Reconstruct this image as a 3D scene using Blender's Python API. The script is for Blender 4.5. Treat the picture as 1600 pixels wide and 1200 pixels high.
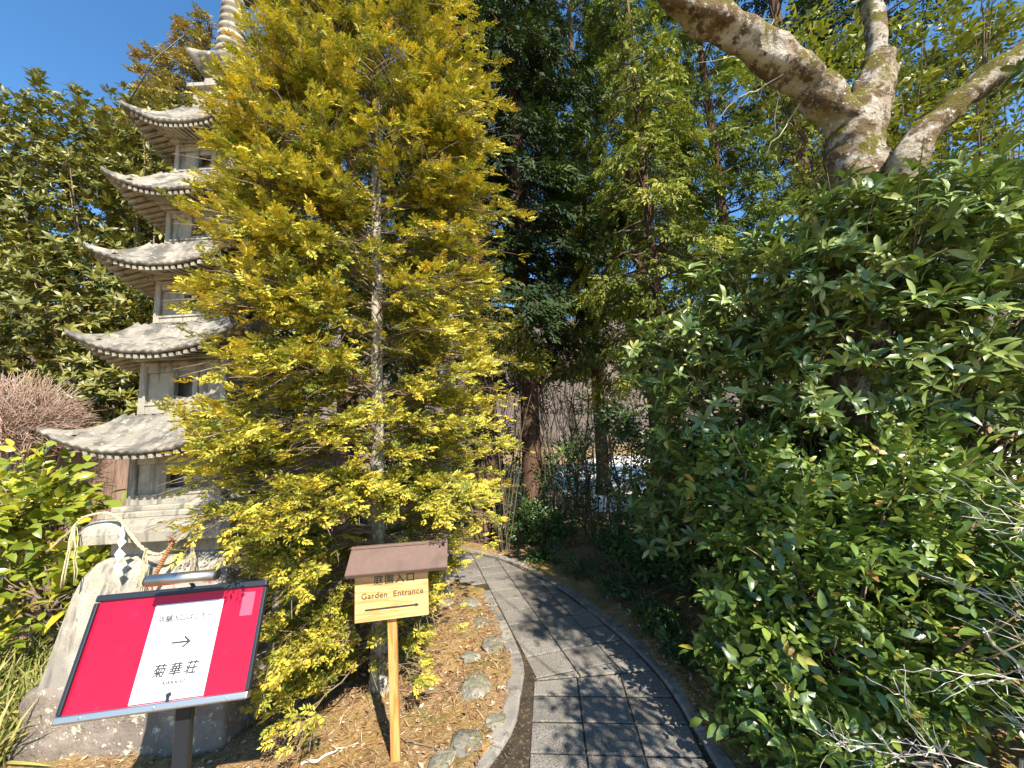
import bpy, bmesh, math
import numpy as np
from mathutils import Vector, Matrix

for o in list(bpy.data.objects):
    bpy.data.objects.remove(o)
SC = bpy.context.scene
COL = SC.collection
RAD = math.radians
rng = np.random.default_rng(7)

# ------------------------------------------------------------------ camera, sky, sun, exposure
CAM_H, PITCH, ROLL, FPX = 1.6, RAD(8.0), RAD(2.5), 600.0      # FPX: focal length in pixels of a 1600 px wide picture
cam_d = bpy.data.cameras.new("camera")
cam_d.sensor_width = 36.0
cam_d.lens = FPX / 1600.0 * 36.0
cam_d.clip_start, cam_d.clip_end = 0.05, 2000.0
cam = bpy.data.objects.new("camera", cam_d)
COL.objects.link(cam)
_f = Vector((0, math.cos(PITCH), math.sin(PITCH)))
_u0 = Vector((0, -math.sin(PITCH), math.cos(PITCH)))
_r = Vector((1, 0, 0)) * math.cos(ROLL) - _u0 * math.sin(ROLL)
_u = _u0 * math.cos(ROLL) + Vector((1, 0, 0)) * math.sin(ROLL)
M = Matrix((_r, _u, -_f)).transposed().to_4x4()
M.translation = (0, 0, CAM_H)
cam.matrix_world = M
SC.camera = cam

SUN_EL, SUN_AZ = RAD(42), RAD(152)        # azimuth clockwise from +Y (the viewing direction)
to_sun = Vector((math.sin(SUN_AZ) * math.cos(SUN_EL), math.cos(SUN_AZ) * math.cos(SUN_EL), math.sin(SUN_EL)))
world = bpy.data.worlds.new("World")
SC.world = world
world.use_nodes = True
wn = world.node_tree.nodes
sky = wn.new("ShaderNodeTexSky")
sky.sky_type = 'NISHITA'
sky.sun_disc = False
sky.sun_elevation = SUN_EL
sky.sun_rotation = SUN_AZ
sky.altitude = 900
sky.air_density = 1.0
sky.dust_density = 0.15
sky.ozone_density = 2.5
hsv = wn.new("ShaderNodeHueSaturation")          # the phone's vivid rendering of the clear sky
hsv.inputs["Saturation"].default_value = 1.2
hsv.inputs["Value"].default_value = 1.35
hsv.inputs["Hue"].default_value = 0.497
world.node_tree.links.new(sky.outputs[0], hsv.inputs["Color"])
world.node_tree.links.new(hsv.outputs[0], wn["Background"].inputs[0])
wn["Background"].inputs[1].default_value = 0.10
sun_d = bpy.data.lights.new("sun", 'SUN')
sun_d.energy = 5.0
sun_d.angle = RAD(0.5)
sun_d.color = (1.0, 0.94, 0.84)
sun = bpy.data.objects.new("sun", sun_d)
COL.objects.link(sun)
sun.rotation_euler = to_sun.to_track_quat('Z', 'Y').to_euler()
SC.view_settings.view_transform = 'Standard'
SC.view_settings.look = 'None'
SC.view_settings.gamma = 1.0
SC.view_settings.exposure = 1.15
SC.view_settings.use_curve_mapping = False
SC.cycles.max_bounces = 6
SC.cycles.diffuse_bounces = 2
SC.cycles.glossy_bounces = 2
SC.cycles.transmission_bounces = 3
SC.cycles.transparent_max_bounces = 4
SC.cycles.use_adaptive_sampling = True
SC.cycles.adaptive_threshold = 0.02

# ------------------------------------------------------------------ survey helpers
_sp, _cp, _sr, _cr = math.sin(PITCH), math.cos(PITCH), math.sin(ROLL), math.cos(ROLL)
def _ray(px, py):
    a, b = (px - 800) / FPX, (py - 600) / FPX
    u, v = a * _cr - b * _sr, a * _sr + b * _cr
    return u, _cp + v * _sp, _sp - v * _cp
def at(px, py, y):
    """Point at forward distance y (metres) measured from the photograph."""
    u, f, up = _ray(px, py)
    t = y / f
    return Vector((u * t, y, CAM_H + up * t))
def on_ground(px, py, z=0.0):
    u, f, up = _ray(px, py)
    t = (z - CAM_H) / up
    return Vector((u * t, f * t, z))
def project(P):
    P = np.asarray(P)
    y, z = P[:, 1], P[:, 2] - CAM_H
    zc = y * _cp + z * _sp
    d = -z * _cp + y * _sp
    zs = np.where(zc > 0.05, zc, 0.05)
    u, v = P[:, 0] / zs, d / zs
    return 800 + FPX * (u * _cr + v * _sr), 600 + FPX * (-u * _sr + v * _cr), zc

# ------------------------------------------------------------------ object helpers
def tag(o, label=None, cat=None, group=None, kind=None):
    if label: o["label"] = label
    if cat: o["category"] = cat
    if group: o["group"] = group
    if kind: o["kind"] = kind
    return o
def empty(name, loc, label, cat, group=None):
    o = bpy.data.objects.new(name, None)
    o.empty_display_size = 0.1
    o.location = loc
    COL.objects.link(o)
    return tag(o, label, cat, group)
def link(name, me, mat=None, parent=None, loc=None):
    o = bpy.data.objects.new(name, me)
    if mat is not None and not me.materials:
        for m in (mat if isinstance(mat, (list, tuple)) else [mat]):
            me.materials.append(m)
    COL.objects.link(o)
    if parent is not None:
        o.parent = parent
        if loc is None:
            o.matrix_parent_inverse = Matrix.Translation(-Vector(parent.location)) if parent.type == 'EMPTY' else Matrix.Identity(4)
    if loc is not None:
        o.location = loc
    return o
def np_mesh(name, V, F, rnd=None, smooth=False):
    """V (n,3); F: list of (m,k) index arrays."""
    me = bpy.data.meshes.new(name)
    V = np.ascontiguousarray(V, dtype=np.float32)
    F = [np.asarray(f, dtype=np.int32) for f in (F if isinstance(F, list) else [F]) if len(f)]
    loops = np.concatenate([f.ravel() for f in F])
    tot = np.concatenate([np.full(len(f), f.shape[1], np.int32) for f in F])
    start = np.concatenate([[0], np.cumsum(tot)[:-1]]).astype(np.int32)
    me.vertices.add(len(V)); me.vertices.foreach_set("co", V.ravel())
    me.loops.add(len(loops)); me.loops.foreach_set("vertex_index", loops)
    me.polygons.add(len(tot)); me.polygons.foreach_set("loop_start", start); me.polygons.foreach_set("loop_total", tot)
    if smooth:
        me.polygons.foreach_set("use_smooth", np.ones(len(tot), bool))
    if rnd is not None:
        a = me.attributes.new("rnd", 'FLOAT', 'POINT')
        a.data.foreach_set("value", np.ascontiguousarray(rnd, dtype=np.float32))
    me.update()
    return me
def bm_mesh(name, bm, smooth=False):
    me = bpy.data.meshes.new(name)
    bm.to_mesh(me); bm.free()
    if smooth:
        me.polygons.foreach_set("use_smooth", np.ones(len(me.polygons), bool))
    return me
def add_box(bm, c, s, bevel=0.0, rot=None, seg=1):
    r = bmesh.ops.create_cube(bm, size=1.0)
    vs = r["verts"]
    for v in vs:
        v.co = Vector((v.co.x * s[0], v.co.y * s[1], v.co.z * s[2]))
    if bevel > 0:
        es = list({e for v in vs for e in v.link_edges})
        rr = bmesh.ops.bevel(bm, geom=es, offset=bevel, segments=seg, affect='EDGES', profile=0.5)
        vs = list({v for f in rr["faces"] for v in f.verts} | {v for v in vs if v.is_valid})
    for v in vs:
        if rot is not None:
            v.co = rot @ v.co
        v.co += Vector(c)
    return vs
def norm(v):
    v = np.asarray(v, float)
    return v / np.maximum(np.linalg.norm(v, axis=-1, keepdims=True), 1e-9)
def wob(P, f=1.0, seed=0):
    """cheap smooth noise in about -1..1"""
    P = np.asarray(P, float) * f
    r = np.random.default_rng(seed)
    out = np.zeros(len(P))
    for k in range(5):
        a = r.normal(size=3) * (1 + 0.6 * k)
        out += np.sin(P @ a + r.uniform(0, 6.28)) * np.cos(P @ (r.normal(size=3) * (1 + 0.5 * k)) + r.uniform(0, 6.28))
    return out / 2.5
def tube(pts, rad, sides=6, cap=True):
    """returns V, [quads, tris]"""
    pts = np.asarray(pts, float); n = len(pts)
    rad = np.broadcast_to(np.asarray(rad, float), (n,))
    tan = norm(np.gradient(pts, axis=0))
    ref = np.array([0.31, 0.2, 0.93]) if abs(tan[0][2]) < 0.9 else np.array([1.0, 0.1, 0.0])
    a = norm(np.cross(tan, ref)); b = np.cross(tan, a)
    th = np.linspace(0, 2 * np.pi, sides, endpoint=False)
    V = pts[:, None] + rad[:, None, None] * (np.cos(th)[None, :, None] * a[:, None] + np.sin(th)[None, :, None] * b[:, None])
    i = np.arange(n - 1)[:, None] * sides; j = np.arange(sides)[None, :]; k = (j + 1) % sides
    Q = np.stack([i + j, i + k, i + sides + k, i + sides + j], -1).reshape(-1, 4)
    T = np.zeros((0, 3), int)
    V = V.reshape(-1, 3)
    if cap:
        V = np.vstack([V, pts[-1:]])
        j = np.arange(sides)
        T = np.stack([(n - 1) * sides + j, (n - 1) * sides + (j + 1) % sides, np.full(sides, n * sides)], -1)
    return V, Q, T
class Wood:
    """collects tubes into one mesh"""
    def __init__(s): s.V, s.Q, s.T, s.n = [], [], [], 0
    def add(s, pts, rad, sides=6):
        V, Q, T = tube(pts, rad, sides)
        s.V.append(V); s.Q.append(Q + s.n); s.T.append(T + s.n); s.n += len(V)
    def mesh(s, name, wobble=0.0, f=20, seed=1):
        V = np.vstack(s.V)
        if wobble:
            V = V + np.stack([wob(V, f, seed), wob(V, f, seed + 1), wob(V, f, seed + 2)], -1) * wobble
        return np_mesh(name, V, [np.vstack(s.Q), np.vstack(s.T)], smooth=True)
def bez(a, b, sag=0.0, n=6, jit=0.0, r=rng):
    t = np.linspace(0, 1, n)[:, None]
    P = np.asarray(a, float) * (1 - t) + np.asarray(b, float) * t
    P[:, 2] += sag * (4 * t * (1 - t))[:, 0]
    if jit:
        P[1:-1] += r.normal(size=(n - 2, 3)) * jit
    return P
def spline(pts, n=24):
    pts = np.asarray(pts, float)
    P = np.vstack([2 * pts[0] - pts[1], pts, 2 * pts[-1] - pts[-2]])
    t = np.linspace(0, len(pts) - 1 - 1e-6, n)
    i = t.astype(int); f = (t - i)[:, None]
    p0, p1, p2, p3 = P[i], P[i + 1], P[i + 2], P[i + 3]
    return 0.5 * (2 * p1 + (p2 - p0) * f + (2 * p0 - 5 * p1 + 4 * p2 - p3) * f ** 2 + (3 * p1 - p0 - 3 * p2 + p3) * f ** 3)

# leaf templates: x across, y along, z out of the leaf
def leaf_tpl(width=0.4, fold=0.12, droop=0.18, belly=0.42, pointy=0.7):
    w1, w2 = width * 0.5, width * 0.5 * pointy
    V = np.array([[0, 0, 0], [0, belly * 0.8, 0.02], [0, 0.75, -droop * 0.35], [0, 1, -droop],
                  [-w1, belly * 0.85, fold * w1 * 2], [-w2, 0.75, fold * w2 * 2 - droop * 0.4],
                  [w1, belly * 0.85, fold * w1 * 2], [w2, 0.75, fold * w2 * 2 - droop * 0.4],
                  [-w1 * 0.62, 0.16, fold * w1], [w1 * 0.62, 0.16, fold * w1]])
    Q = np.array([[8, 0, 1, 4], [0, 9, 6, 1], [4, 1, 2, 5], [1, 6, 7, 2]])
    T = np.array([[5, 2, 3], [2, 7, 3]])
    return V, Q, T
def small_leaf_tpl(width=0.45, fold=0.2, droop=0.1):
    V = np.array([[0, 0, 0], [-width / 2, 0.45, fold * width], [0, 1, -droop], [width / 2, 0.45, fold * width]])
    T = np.array([[0, 2, 1], [0, 3, 2]])
    return V, np.zeros((0, 4), int), T
def spray_tpl(n=7, leaf=0.42, w=0.17, ang=48, seed=0, droop=0.0, up=0.05):
    r = np.random.default_rng(seed)
    V, T = [], []
    for i in range(n):
        if i == n - 1:
            y0, a = 0.62, r.uniform(-8, 8)
        else:
            y0 = 0.02 + 0.62 * i / (n - 1); a = ang * (1 if i % 2 else -1) * r.uniform(0.75, 1.15)
        l = leaf * r.uniform(0.8, 1.15) * (1 - 0.25 * y0)
        d = np.array([math.sin(RAD(a)), math.cos(RAD(a)), 0]); s = np.array([d[1], -d[0], 0])
        b = np.array([0, y0, -droop * y0 * y0])
        k = len(V)
        V += [b, b + d * l * 0.5 - s * w * 0.5 + [0, 0, r.uniform(-up, up) + 0.03], b + d * l + [0, 0, r.uniform(-up, up) - droop * l * 0.8], b + d * l * 0.5 + s * w * 0.5 + [0, 0, r.uniform(-up, up)]]
        T += [[k, k + 2, k + 1], [k, k + 3, k + 2]]
    return np.array(V), np.zeros((0, 4), int), np.array(T)
def frames(D, N):
    """rotation matrices with columns x, y=D, z~N"""
    y = norm(D); z = norm(N - (N * y).sum(-1, keepdims=True) * y); x = np.cross(y, z)
    return np.stack([x, y, z], -1)
def scatter(tpl, P, R, S, rnd):
    V, Q, T = tpl; k = len(V); n = len(P)
    W = np.einsum('nij,kj->nki', R, V) * np.asarray(S)[:, None, None] + P[:, None]
    off = (np.arange(n) * k)[:, None, None]
    return W.reshape(-1, 3), (Q[None] + off).reshape(-1, 4), (T[None] + off).reshape(-1, 3), np.repeat(rnd, k)
def foliage_mesh(name, tpls, P, D, N, S, rnd, smooth=True, seed=0):
    R = frames(D, N); r = np.random.default_rng(seed)
    pick = r.integers(0, len(tpls), len(P))
    Vs, Qs, Ts, Rs, n = [], [], [], [], 0
    for i, t in enumerate(tpls):
        m = pick == i
        if not m.any(): continue
        V, Q, T, rr = scatter(t, P[m], R[m], S[m], rnd[m])
        Vs.append(V); Qs.append(Q + n); Ts.append(T + n); Rs.append(rr); n += len(V)
    return np_mesh(name, np.vstack(Vs), [np.vstack(Qs), np.vstack(Ts)], np.concatenate(Rs), smooth)

# ------------------------------------------------------------------ materials
def new_mat(name):
    m = bpy.data.materials.new(name); m.use_nodes = True
    nt = m.node_tree
    return m, nt.nodes, nt.links, nt.nodes["Principled BSDF"]
def ramp(N, stops):
    c = N.new("ShaderNodeValToRGB"); e = c.color_ramp.elements
    while len(e) < len(stops): e.new(0.5)
    for i, (p, col) in enumerate(stops):
        e[i].position = p; e[i].color = (*col, 1)
    return c
def leaf_mat(name, stops, rough=0.45, trans=0.25, spec=0.5, tcol=1.4):
    trans *= 0.55
    m, N, L, B = new_mat(name)
    a = N.new("ShaderNodeAttribute"); a.attribute_name = "rnd"
    c = ramp(N, stops); L.new(a.outputs["Fac"], c.inputs[0])
    L.new(c.outputs[0], B.inputs["Base Color"])
    B.inputs["Roughness"].default_value = rough
    B.inputs["Specular IOR Level"].default_value = spec
    t = N.new("ShaderNodeBsdfTranslucent")
    mul = N.new("ShaderNodeMix"); mul.data_type = 'RGBA'; mul.blend_type = 'MULTIPLY'; mul.inputs[0].default_value = 1
    L.new(c.outputs[0], mul.inputs[6]); mul.inputs[7].default_value = (tcol * 1.1, tcol * 1.2, tcol * 0.5, 1)
    L.new(mul.outputs[2], t.inputs[0])
    mx = N.new("ShaderNodeMixShader"); mx.inputs[0].default_value = trans
    L.new(B.outputs[0], mx.inputs[1]); L.new(t.outputs[0], mx.inputs[2])
    L.new(mx.outputs[0], N["Material Output"].inputs[0])
    return m
def noise_node(N, L, scale, detail=4, rough=0.6, vec=None):
    n = N.new("ShaderNodeTexNoise"); n.inputs["Scale"].default_value = scale
    n.inputs["Detail"].default_value = detail; n.inputs["Roughness"].default_value = rough
    if vec is not None: L.new(vec, n.inputs["Vector"])
    return n
def mixc(N, L, fac, a, b, blend='MIX'):
    x = N.new("ShaderNodeMix"); x.data_type = 'RGBA'; x.blend_type = blend
    if isinstance(fac, (int, float)): x.inputs[0].default_value = fac
    else: L.new(fac, x.inputs[0])
    for s, v in ((6, a), (7, b)):
        if isinstance(v, tuple): x.inputs[s].default_value = (*v, 1)
        else: L.new(v, x.inputs[s])
    return x.outputs[2]
def layered_mat(name, base, layers, rough=0.85, bump=0.3, bump_scale=60, bump_dist=0.01, stretch=None, spec=0.3, each=0.0):
    """layers: (scale, lo, hi, colour, detail) patches of another colour over the base"""
    m, N, L, B = new_mat(name)
    tc = N.new("ShaderNodeTexCoord"); vec = tc.outputs["Object"]
    if each:                                  # every piece of stone or wood has its own grain and tone
        oi = N.new("ShaderNodeObjectInfo"); va = N.new("ShaderNodeVectorMath"); va.operation = 'ADD'
        L.new(vec, va.inputs[0]); L.new(oi.outputs["Location"], va.inputs[1]); vec = va.outputs[0]
    if stretch:
        mp = N.new("ShaderNodeMapping"); mp.inputs["Scale"].default_value = stretch; L.new(vec, mp.inputs[0]); vec = mp.outputs[0]
    cur = base
    for sc, lo, hi, col, det, *st in layers:
        v2 = vec
        if st:
            mp = N.new("ShaderNodeMapping"); mp.inputs["Scale"].default_value = st[0]; L.new(vec, mp.inputs[0]); v2 = mp.outputs[0]
        n = noise_node(N, L, sc, det, 0.62, v2)
        mr = N.new("ShaderNodeMapRange"); mr.inputs[1].default_value = lo; mr.inputs[2].default_value = hi; mr.interpolation_type = 'SMOOTHSTEP'
        L.new(n.outputs["Fac"], mr.inputs[0])
        cur = mixc(N, L, mr.outputs[0], cur, col)
    if each:
        mr = N.new("ShaderNodeMapRange"); mr.inputs[3].default_value = 1 - each; mr.inputs[4].default_value = 1 + each
        L.new(oi.outputs["Random"], mr.inputs[0]); cb = N.new("ShaderNodeCombineColor")
        for q in range(3): L.new(mr.outputs[0], cb.inputs[q])
        cur = mixc(N, L, 1.0, cur, cb.outputs[0], 'MULTIPLY')
    if isinstance(cur, tuple): B.inputs["Base Color"].default_value = (*cur, 1)
    else: L.new(cur, B.inputs["Base Color"])
    B.inputs["Roughness"].default_value = rough
    B.inputs["Specular IOR Level"].default_value = spec
    if bump:
        n = noise_node(N, L, bump_scale, 6, 0.65, vec)
        b = N.new("ShaderNodeBump"); b.inputs["Strength"].default_value = bump; b.inputs["Distance"].default_value = bump_dist
        L.new(n.outputs["Fac"], b.inputs["Height"]); L.new(b.outputs[0], B.inputs["Normal"])
    return m
def plain_mat(name, col, rough=0.5, metal=0.0, spec=0.5):
    m, N, L, B = new_mat(name)
    B.inputs["Base Color"].default_value = (*col, 1); B.inputs["Roughness"].default_value = rough
    B.inputs["Metallic"].default_value = metal; B.inputs["Specular IOR Level"].default_value = spec
    return m

granite = layered_mat("granite", (0.335, 0.295, 0.22), [(7, .42, .62, (0.42, 0.375, 0.29), 5), (3.0, .46, .68, (0.23, 0.205, 0.16), 7), (160, .52, .62, (0.24, 0.22, 0.18), 2), (11, .60, .70, (0.20, 0.19, 0.16), 6), (5, .50, .66, (0.15, 0.135, 0.11), 6, (3, 3, 0.35)), (17, .64, .70, (0.34, 0.31, 0.16), 6)], rough=0.9, bump=0.45, bump_scale=130, bump_dist=0.006)
granite_roof = layered_mat("weathered_granite", (0.235, 0.208, 0.163), [(6, .45, .65, (0.32, 0.285, 0.225), 6), (7, .46, .62, (0.11, 0.10, 0.085), 8), (26, .58, .68, (0.38, 0.355, 0.30), 5), (8, .54, .66, (0.10, 0.09, 0.075), 6, (1, 1, 4)), (14, .68, .74, (0.42, 0.33, 0.08), 4)], rough=0.95, bump=0.5, bump_scale=90, bump_dist=0.008)
lichen_stone = layered_mat("lichened_stone", (0.25, 0.20, 0.155), [(5, .42, .6, (0.17, 0.135, 0.105), 6), (13, .57, .66, (0.52, 0.46, 0.34), 7), (38, .62, .68, (0.62, 0.56, 0.42), 5)], rough=0.95, bump=0.8, bump_scale=40, bump_dist=0.02)
rock_mat = layered_mat("river_rock", (0.25, 0.225, 0.175), [(7, .45, .60, (0.17, 0.155, 0.115), 7), (10, .52, .64, (0.19, 0.185, 0.085), 7), (24, .54, .64, (0.38, 0.35, 0.26), 6), (60, .58, .66, (0.11, 0.10, 0.075), 4)], rough=0.95, bump=1.0, bump_scale=32, bump_dist=0.02, spec=0.15, each=0.15)
paver_mat = layered_mat("concrete_paver", (0.225, 0.198, 0.158), [(3, .4, .65, (0.27, 0.24, 0.192), 5), (1.3, .45, .62, (0.19, 0.165, 0.132), 5), (150, .50, .60, (0.085, 0.082, 0.078), 2), (110, .58, .66, (0.33, 0.315, 0.285), 2), (9, .58, .72, (0.12, 0.112, 0.095), 6)], rough=0.9, bump=0.6, bump_scale=200, bump_dist=0.005, each=0.16)
kerb_mat = layered_mat("kerb_concrete", (0.29, 0.26, 0.215), [(5, .42, .64, (0.20, 0.18, 0.15), 6), (14, .5, .66, (0.14, 0.125, 0.095), 7), (120, .56, .64, (0.18, 0.175, 0.16), 3)], rough=0.92, bump=0.6, bump_scale=100, bump_dist=0.008, each=0.14)
mortar_mat = layered_mat("sandy_mortar", (0.055, 0.040, 0.026), [(12, .45, .62, (0.030, 0.022, 0.015), 6), (40, .56, .66, (0.16, 0.10, 0.05), 5), (90, .62, .68, (0.30, 0.22, 0.12), 4)], rough=0.95, bump=0.7, bump_scale=80, bump_dist=0.01)
soil_mat = layered_mat("needle_litter_soil", (0.32, 0.205, 0.105), [(1.6, .42, .62, (0.36, 0.235, 0.08), 5), (4.5, .5, .66, (0.21, 0.175, 0.05), 6), (28, .52, .66, (0.18, 0.10, 0.05), 6), (75, .56, .66, (0.52, 0.38, 0.21), 5)], rough=0.97, bump=0.9, bump_scale=70, bump_dist=0.02, spec=0.1)
gravel_mat = layered_mat("pale_gravel", (0.78, 0.70, 0.60), [(4, .45, .65, (0.70, 0.62, 0.52), 6), (80, .5, .65, (0.58, 0.51, 0.43), 4)], rough=0.95, bump=0.4, bump_scale=90)
hill_mat = layered_mat("winter_wood_hill", (0.15, 0.115, 0.09), [(0.05, .42, .62, (0.20, 0.155, 0.12), 7), (0.5, .52, .62, (0.13, 0.10, 0.08), 8), (1.5, .6, .68, (0.10, 0.11, 0.06), 6), (0.9, .5, .6, (0.10, 0.075, 0.06), 6, (1, 1, 0.15))], rough=1, bump=1.0, bump_scale=1.2, bump_dist=0.8, spec=0.0)
bark_cedar = layered_mat("cedar_bark", (0.12, 0.07, 0.045), [(3, .4, .62, (0.17, 0.105, 0.07), 6), (8, .55, .66, (0.08, 0.045, 0.03), 5)], rough=0.95, bump=1.0, bump_scale=14, bump_dist=0.03, stretch=(6, 6, 0.8), spec=0.1)
bark_pale = layered_mat("pale_flaking_bark", (0.42, 0.37, 0.28), [(9, .46, .56, (0.24, 0.20, 0.13), 6), (20, .55, .63, (0.55, 0.52, 0.43), 5), (6, .58, .68, (0.20, 0.21, 0.08), 5)], rough=0.95, bump=1.0, bump_scale=22, bump_dist=0.02, stretch=(2.2, 2.2, 0.8), spec=0.1)
def mossy_bark():
    m, N, L, B = new_mat("mossy_smooth_bark")
    tc = N.new("ShaderNodeTexCoord"); vec = tc.outputs["Object"]
    def patch(sc, lo, hi, det, add=None):
        n = noise_node(N, L, sc, det, 0.65, vec); v = n.outputs["Fac"]
        if add is not None:
            ad = N.new("ShaderNodeMath"); ad.operation = 'MULTIPLY_ADD'; ad.inputs[1].default_value = 0.16
            L.new(add, ad.inputs[0]); L.new(v, ad.inputs[2]); v = ad.outputs[0]
        mr = N.new("ShaderNodeMapRange"); mr.inputs[1].default_value = lo; mr.inputs[2].default_value = hi; mr.interpolation_type = 'SMOOTHSTEP'
        L.new(v, mr.inputs[0]); return mr.outputs[0]
    ge = N.new("ShaderNodeNewGeometry"); sx = N.new("ShaderNodeSeparateXYZ"); L.new(ge.outputs["Normal"], sx.inputs[0])
    c = mixc(N, L, patch(3.0, .42, .58, 7), (0.42, 0.33, 0.23), (0.60, 0.54, 0.44))
    c = mixc(N, L, patch(4.5, .47, .56, 8), c, (0.18, 0.12, 0.065))
    c = mixc(N, L, patch(11, .54, .62, 7), c, (0.12, 0.085, 0.05))
    c = mixc(N, L, patch(5.0, .50, .62, 8, sx.outputs["Z"]), c, (0.17, 0.145, 0.03))
    c = mixc(N, L, patch(26, .60, .66, 5), c, (0.68, 0.65, 0.56))
    L.new(c, B.inputs["Base Color"]); B.inputs["Roughness"].default_value = 0.92; B.inputs["Specular IOR Level"].default_value = 0.12
    n1 = noise_node(N, L, 22, 8, 0.7, vec); b = N.new("ShaderNodeBump"); b.inputs["Strength"].default_value = 1.0; b.inputs["Distance"].default_value = 0.05
    L.new(n1.outputs["Fac"], b.inputs["Height"]); L.new(b.outputs[0], B.inputs["Normal"])
    return m
bark_moss = mossy_bark()
bark_dark = layered_mat("dark_twig_bark", (0.10, 0.075, 0.05), [(8, .45, .65, (0.16, 0.12, 0.08), 5)], rough=0.95, bump=0.6, bump_scale=30, spec=0.1)
bark_mid = layered_mat("brown_twig_bark", (0.22, 0.155, 0.10), [(14, .45, .65, (0.30, 0.23, 0.16), 5)], rough=0.95, bump=0.6, bump_scale=40, spec=0.1)
twig_red = layered_mat("pinkish_twigs", (0.40, 0.27, 0.20), [(4, .45, .62, (0.44, 0.34, 0.26), 4), (2.0, .5, .7, (0.42, 0.21, 0.15), 4)], rough=0.9, bump=0, spec=0.1)
twig_white = layered_mat("bleached_twigs", (0.60, 0.55, 0.47), [(9, .48, .6, (0.44, 0.37, 0.29), 4), (5, .62, .72, (0.34, 0.15, 0.10), 4)], rough=0.9, bump=0, spec=0.1)
fence_mat = layered_mat("weathered_fence_wood", (0.17, 0.105, 0.075), [(5, .42, .64, (0.24, 0.16, 0.115), 6), (9, .55, .66, (0.09, 0.055, 0.04), 5)], rough=0.9, bump=0.5, bump_scale=14, stretch=(6, 6, 0.5), spec=0.1, each=0.2)
straw_mat = layered_mat("straw", (0.52, 0.45, 0.27), [(60, .45, .62, (0.40, 0.33, 0.19), 4)], rough=0.85, bump=0.3, bump_scale=120)
rust_mat = layered_mat("dried_brown_straw", (0.28, 0.12, 0.05), [(60, .45, .62, (0.42, 0.22, 0.09), 4)], rough=0.9, bump=0.4, bump_scale=100)
paper_mat = plain_mat("white_paper", (0.78, 0.78, 0.79), 0.7)
metal_mat = plain_mat("brushed_aluminium", (0.50, 0.48, 0.46), 0.38, 1.0)
dark_metal = plain_mat("dark_anodised_metal", (0.035, 0.04, 0.05), 0.4, 0.6)
ink_mat = plain_mat("black_ink", (0.03, 0.03, 0.03), 0.6)
roof_paint = layered_mat("brown_roof_sheet", (0.15, 0.095, 0.075), [(30, .4, .66, (0.165, 0.105, 0.085), 4), (7, .52, .68, (0.12, 0.08, 0.06), 6)], rough=0.6, bump=0.05, bump_scale=200, spec=0.3)

def red_mat():
    m, N, L, B = new_mat("red_poster_under_acrylic")
    tc = N.new("ShaderNodeTexCoord")
    n = noise_node(N, L, 14, 5, 0.6, tc.outputs["Object"])
    r = ramp(N, [(0.35, (0.50, 0.002, 0.022)), (0.62, (0.53, 0.003, 0.027)), (0.72, (0.57, 0.012, 0.042))])
    L.new(n.outputs["Fac"], r.inputs[0]); L.new(r.outputs[0], B.inputs["Base Color"])
    B.inputs["Roughness"].default_value = 0.4
    B.inputs["Specular IOR Level"].default_value = 0.2
    B.inputs["Coat Weight"].default_value = 0.4
    B.inputs["Coat Roughness"].default_value = 0.06
    return m
red = red_mat()
def wood_mat(name, c1, c2, c3, axis=0, rough=0.5):
    m, N, L, B = new_mat(name)
    tc = N.new("ShaderNodeTexCoord")
    mp = N.new("ShaderNodeMapping")
    sc = [26, 26, 26]; sc[axis] = 2.0
    mp.inputs["Scale"].default_value = sc
    L.new(tc.outputs["Object"], mp.inputs[0])
    n = noise_node(N, L, 1.0, 4, 0.6, mp.outputs[0])
    w = N.new("ShaderNodeMath"); w.operation = 'SINE'
    mu = N.new("ShaderNodeMath"); mu.operation = 'MULTIPLY'; mu.inputs[1].default_value = 34
    L.new(n.outputs["Fac"], mu.inputs[0]); L.new(mu.outputs[0], w.inputs[0])
    mr = N.new("ShaderNodeMapRange"); mr.inputs[1].default_value = -1; mr.inputs[2].default_value = 1
    L.new(w.outputs[0], mr.inputs[0])
    r = ramp(N, [(0.0, c1), (0.6, c2), (1.0, c3)])
    L.new(mr.outputs[0], r.inputs[0]); L.new(r.outputs[0], B.inputs["Base Color"])
    B.inputs["Roughness"].default_value = rough
    return m
board_wood = wood_mat("varnished_board", (0.50, 0.26, 0.085), (0.62, 0.36, 0.135), (0.66, 0.41, 0.17), 0)
post_wood = wood_mat("varnished_post", (0.40, 0.17, 0.045), (0.52, 0.25, 0.07), (0.56, 0.30, 0.10), 2)

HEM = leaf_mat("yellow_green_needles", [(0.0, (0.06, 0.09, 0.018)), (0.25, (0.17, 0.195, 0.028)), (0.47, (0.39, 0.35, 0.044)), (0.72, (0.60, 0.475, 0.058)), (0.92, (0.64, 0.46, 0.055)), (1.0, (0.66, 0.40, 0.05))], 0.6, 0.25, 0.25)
CAM_L = leaf_mat("camellia_leaf", [(0.0, (0.032, 0.062, 0.014)), (0.35, (0.09, 0.15, 0.026)), (0.75, (0.22, 0.28, 0.045)), (0.95, (0.36, 0.31, 0.05)), (1.0, (0.40, 0.20, 0.06))], 0.33, 0.20, 0.62)
RHO_L = leaf_mat("rhododendron_leaf", [(0.0, (0.035, 0.065, 0.02)), (0.35, (0.105, 0.165, 0.042)), (0.75, (0.26, 0.31, 0.078)), (1.0, (0.36, 0.35, 0.08))], 0.36, 0.20, 0.58)
RHL_L = leaf_mat("olive_rhododendron_leaf", [(0.0, (0.07, 0.085, 0.018)), (0.5, (0.17, 0.165, 0.032)), (0.85, (0.28, 0.245, 0.05)), (1.0, (0.36, 0.28, 0.09))], 0.40, 0.20, 0.45)
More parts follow.
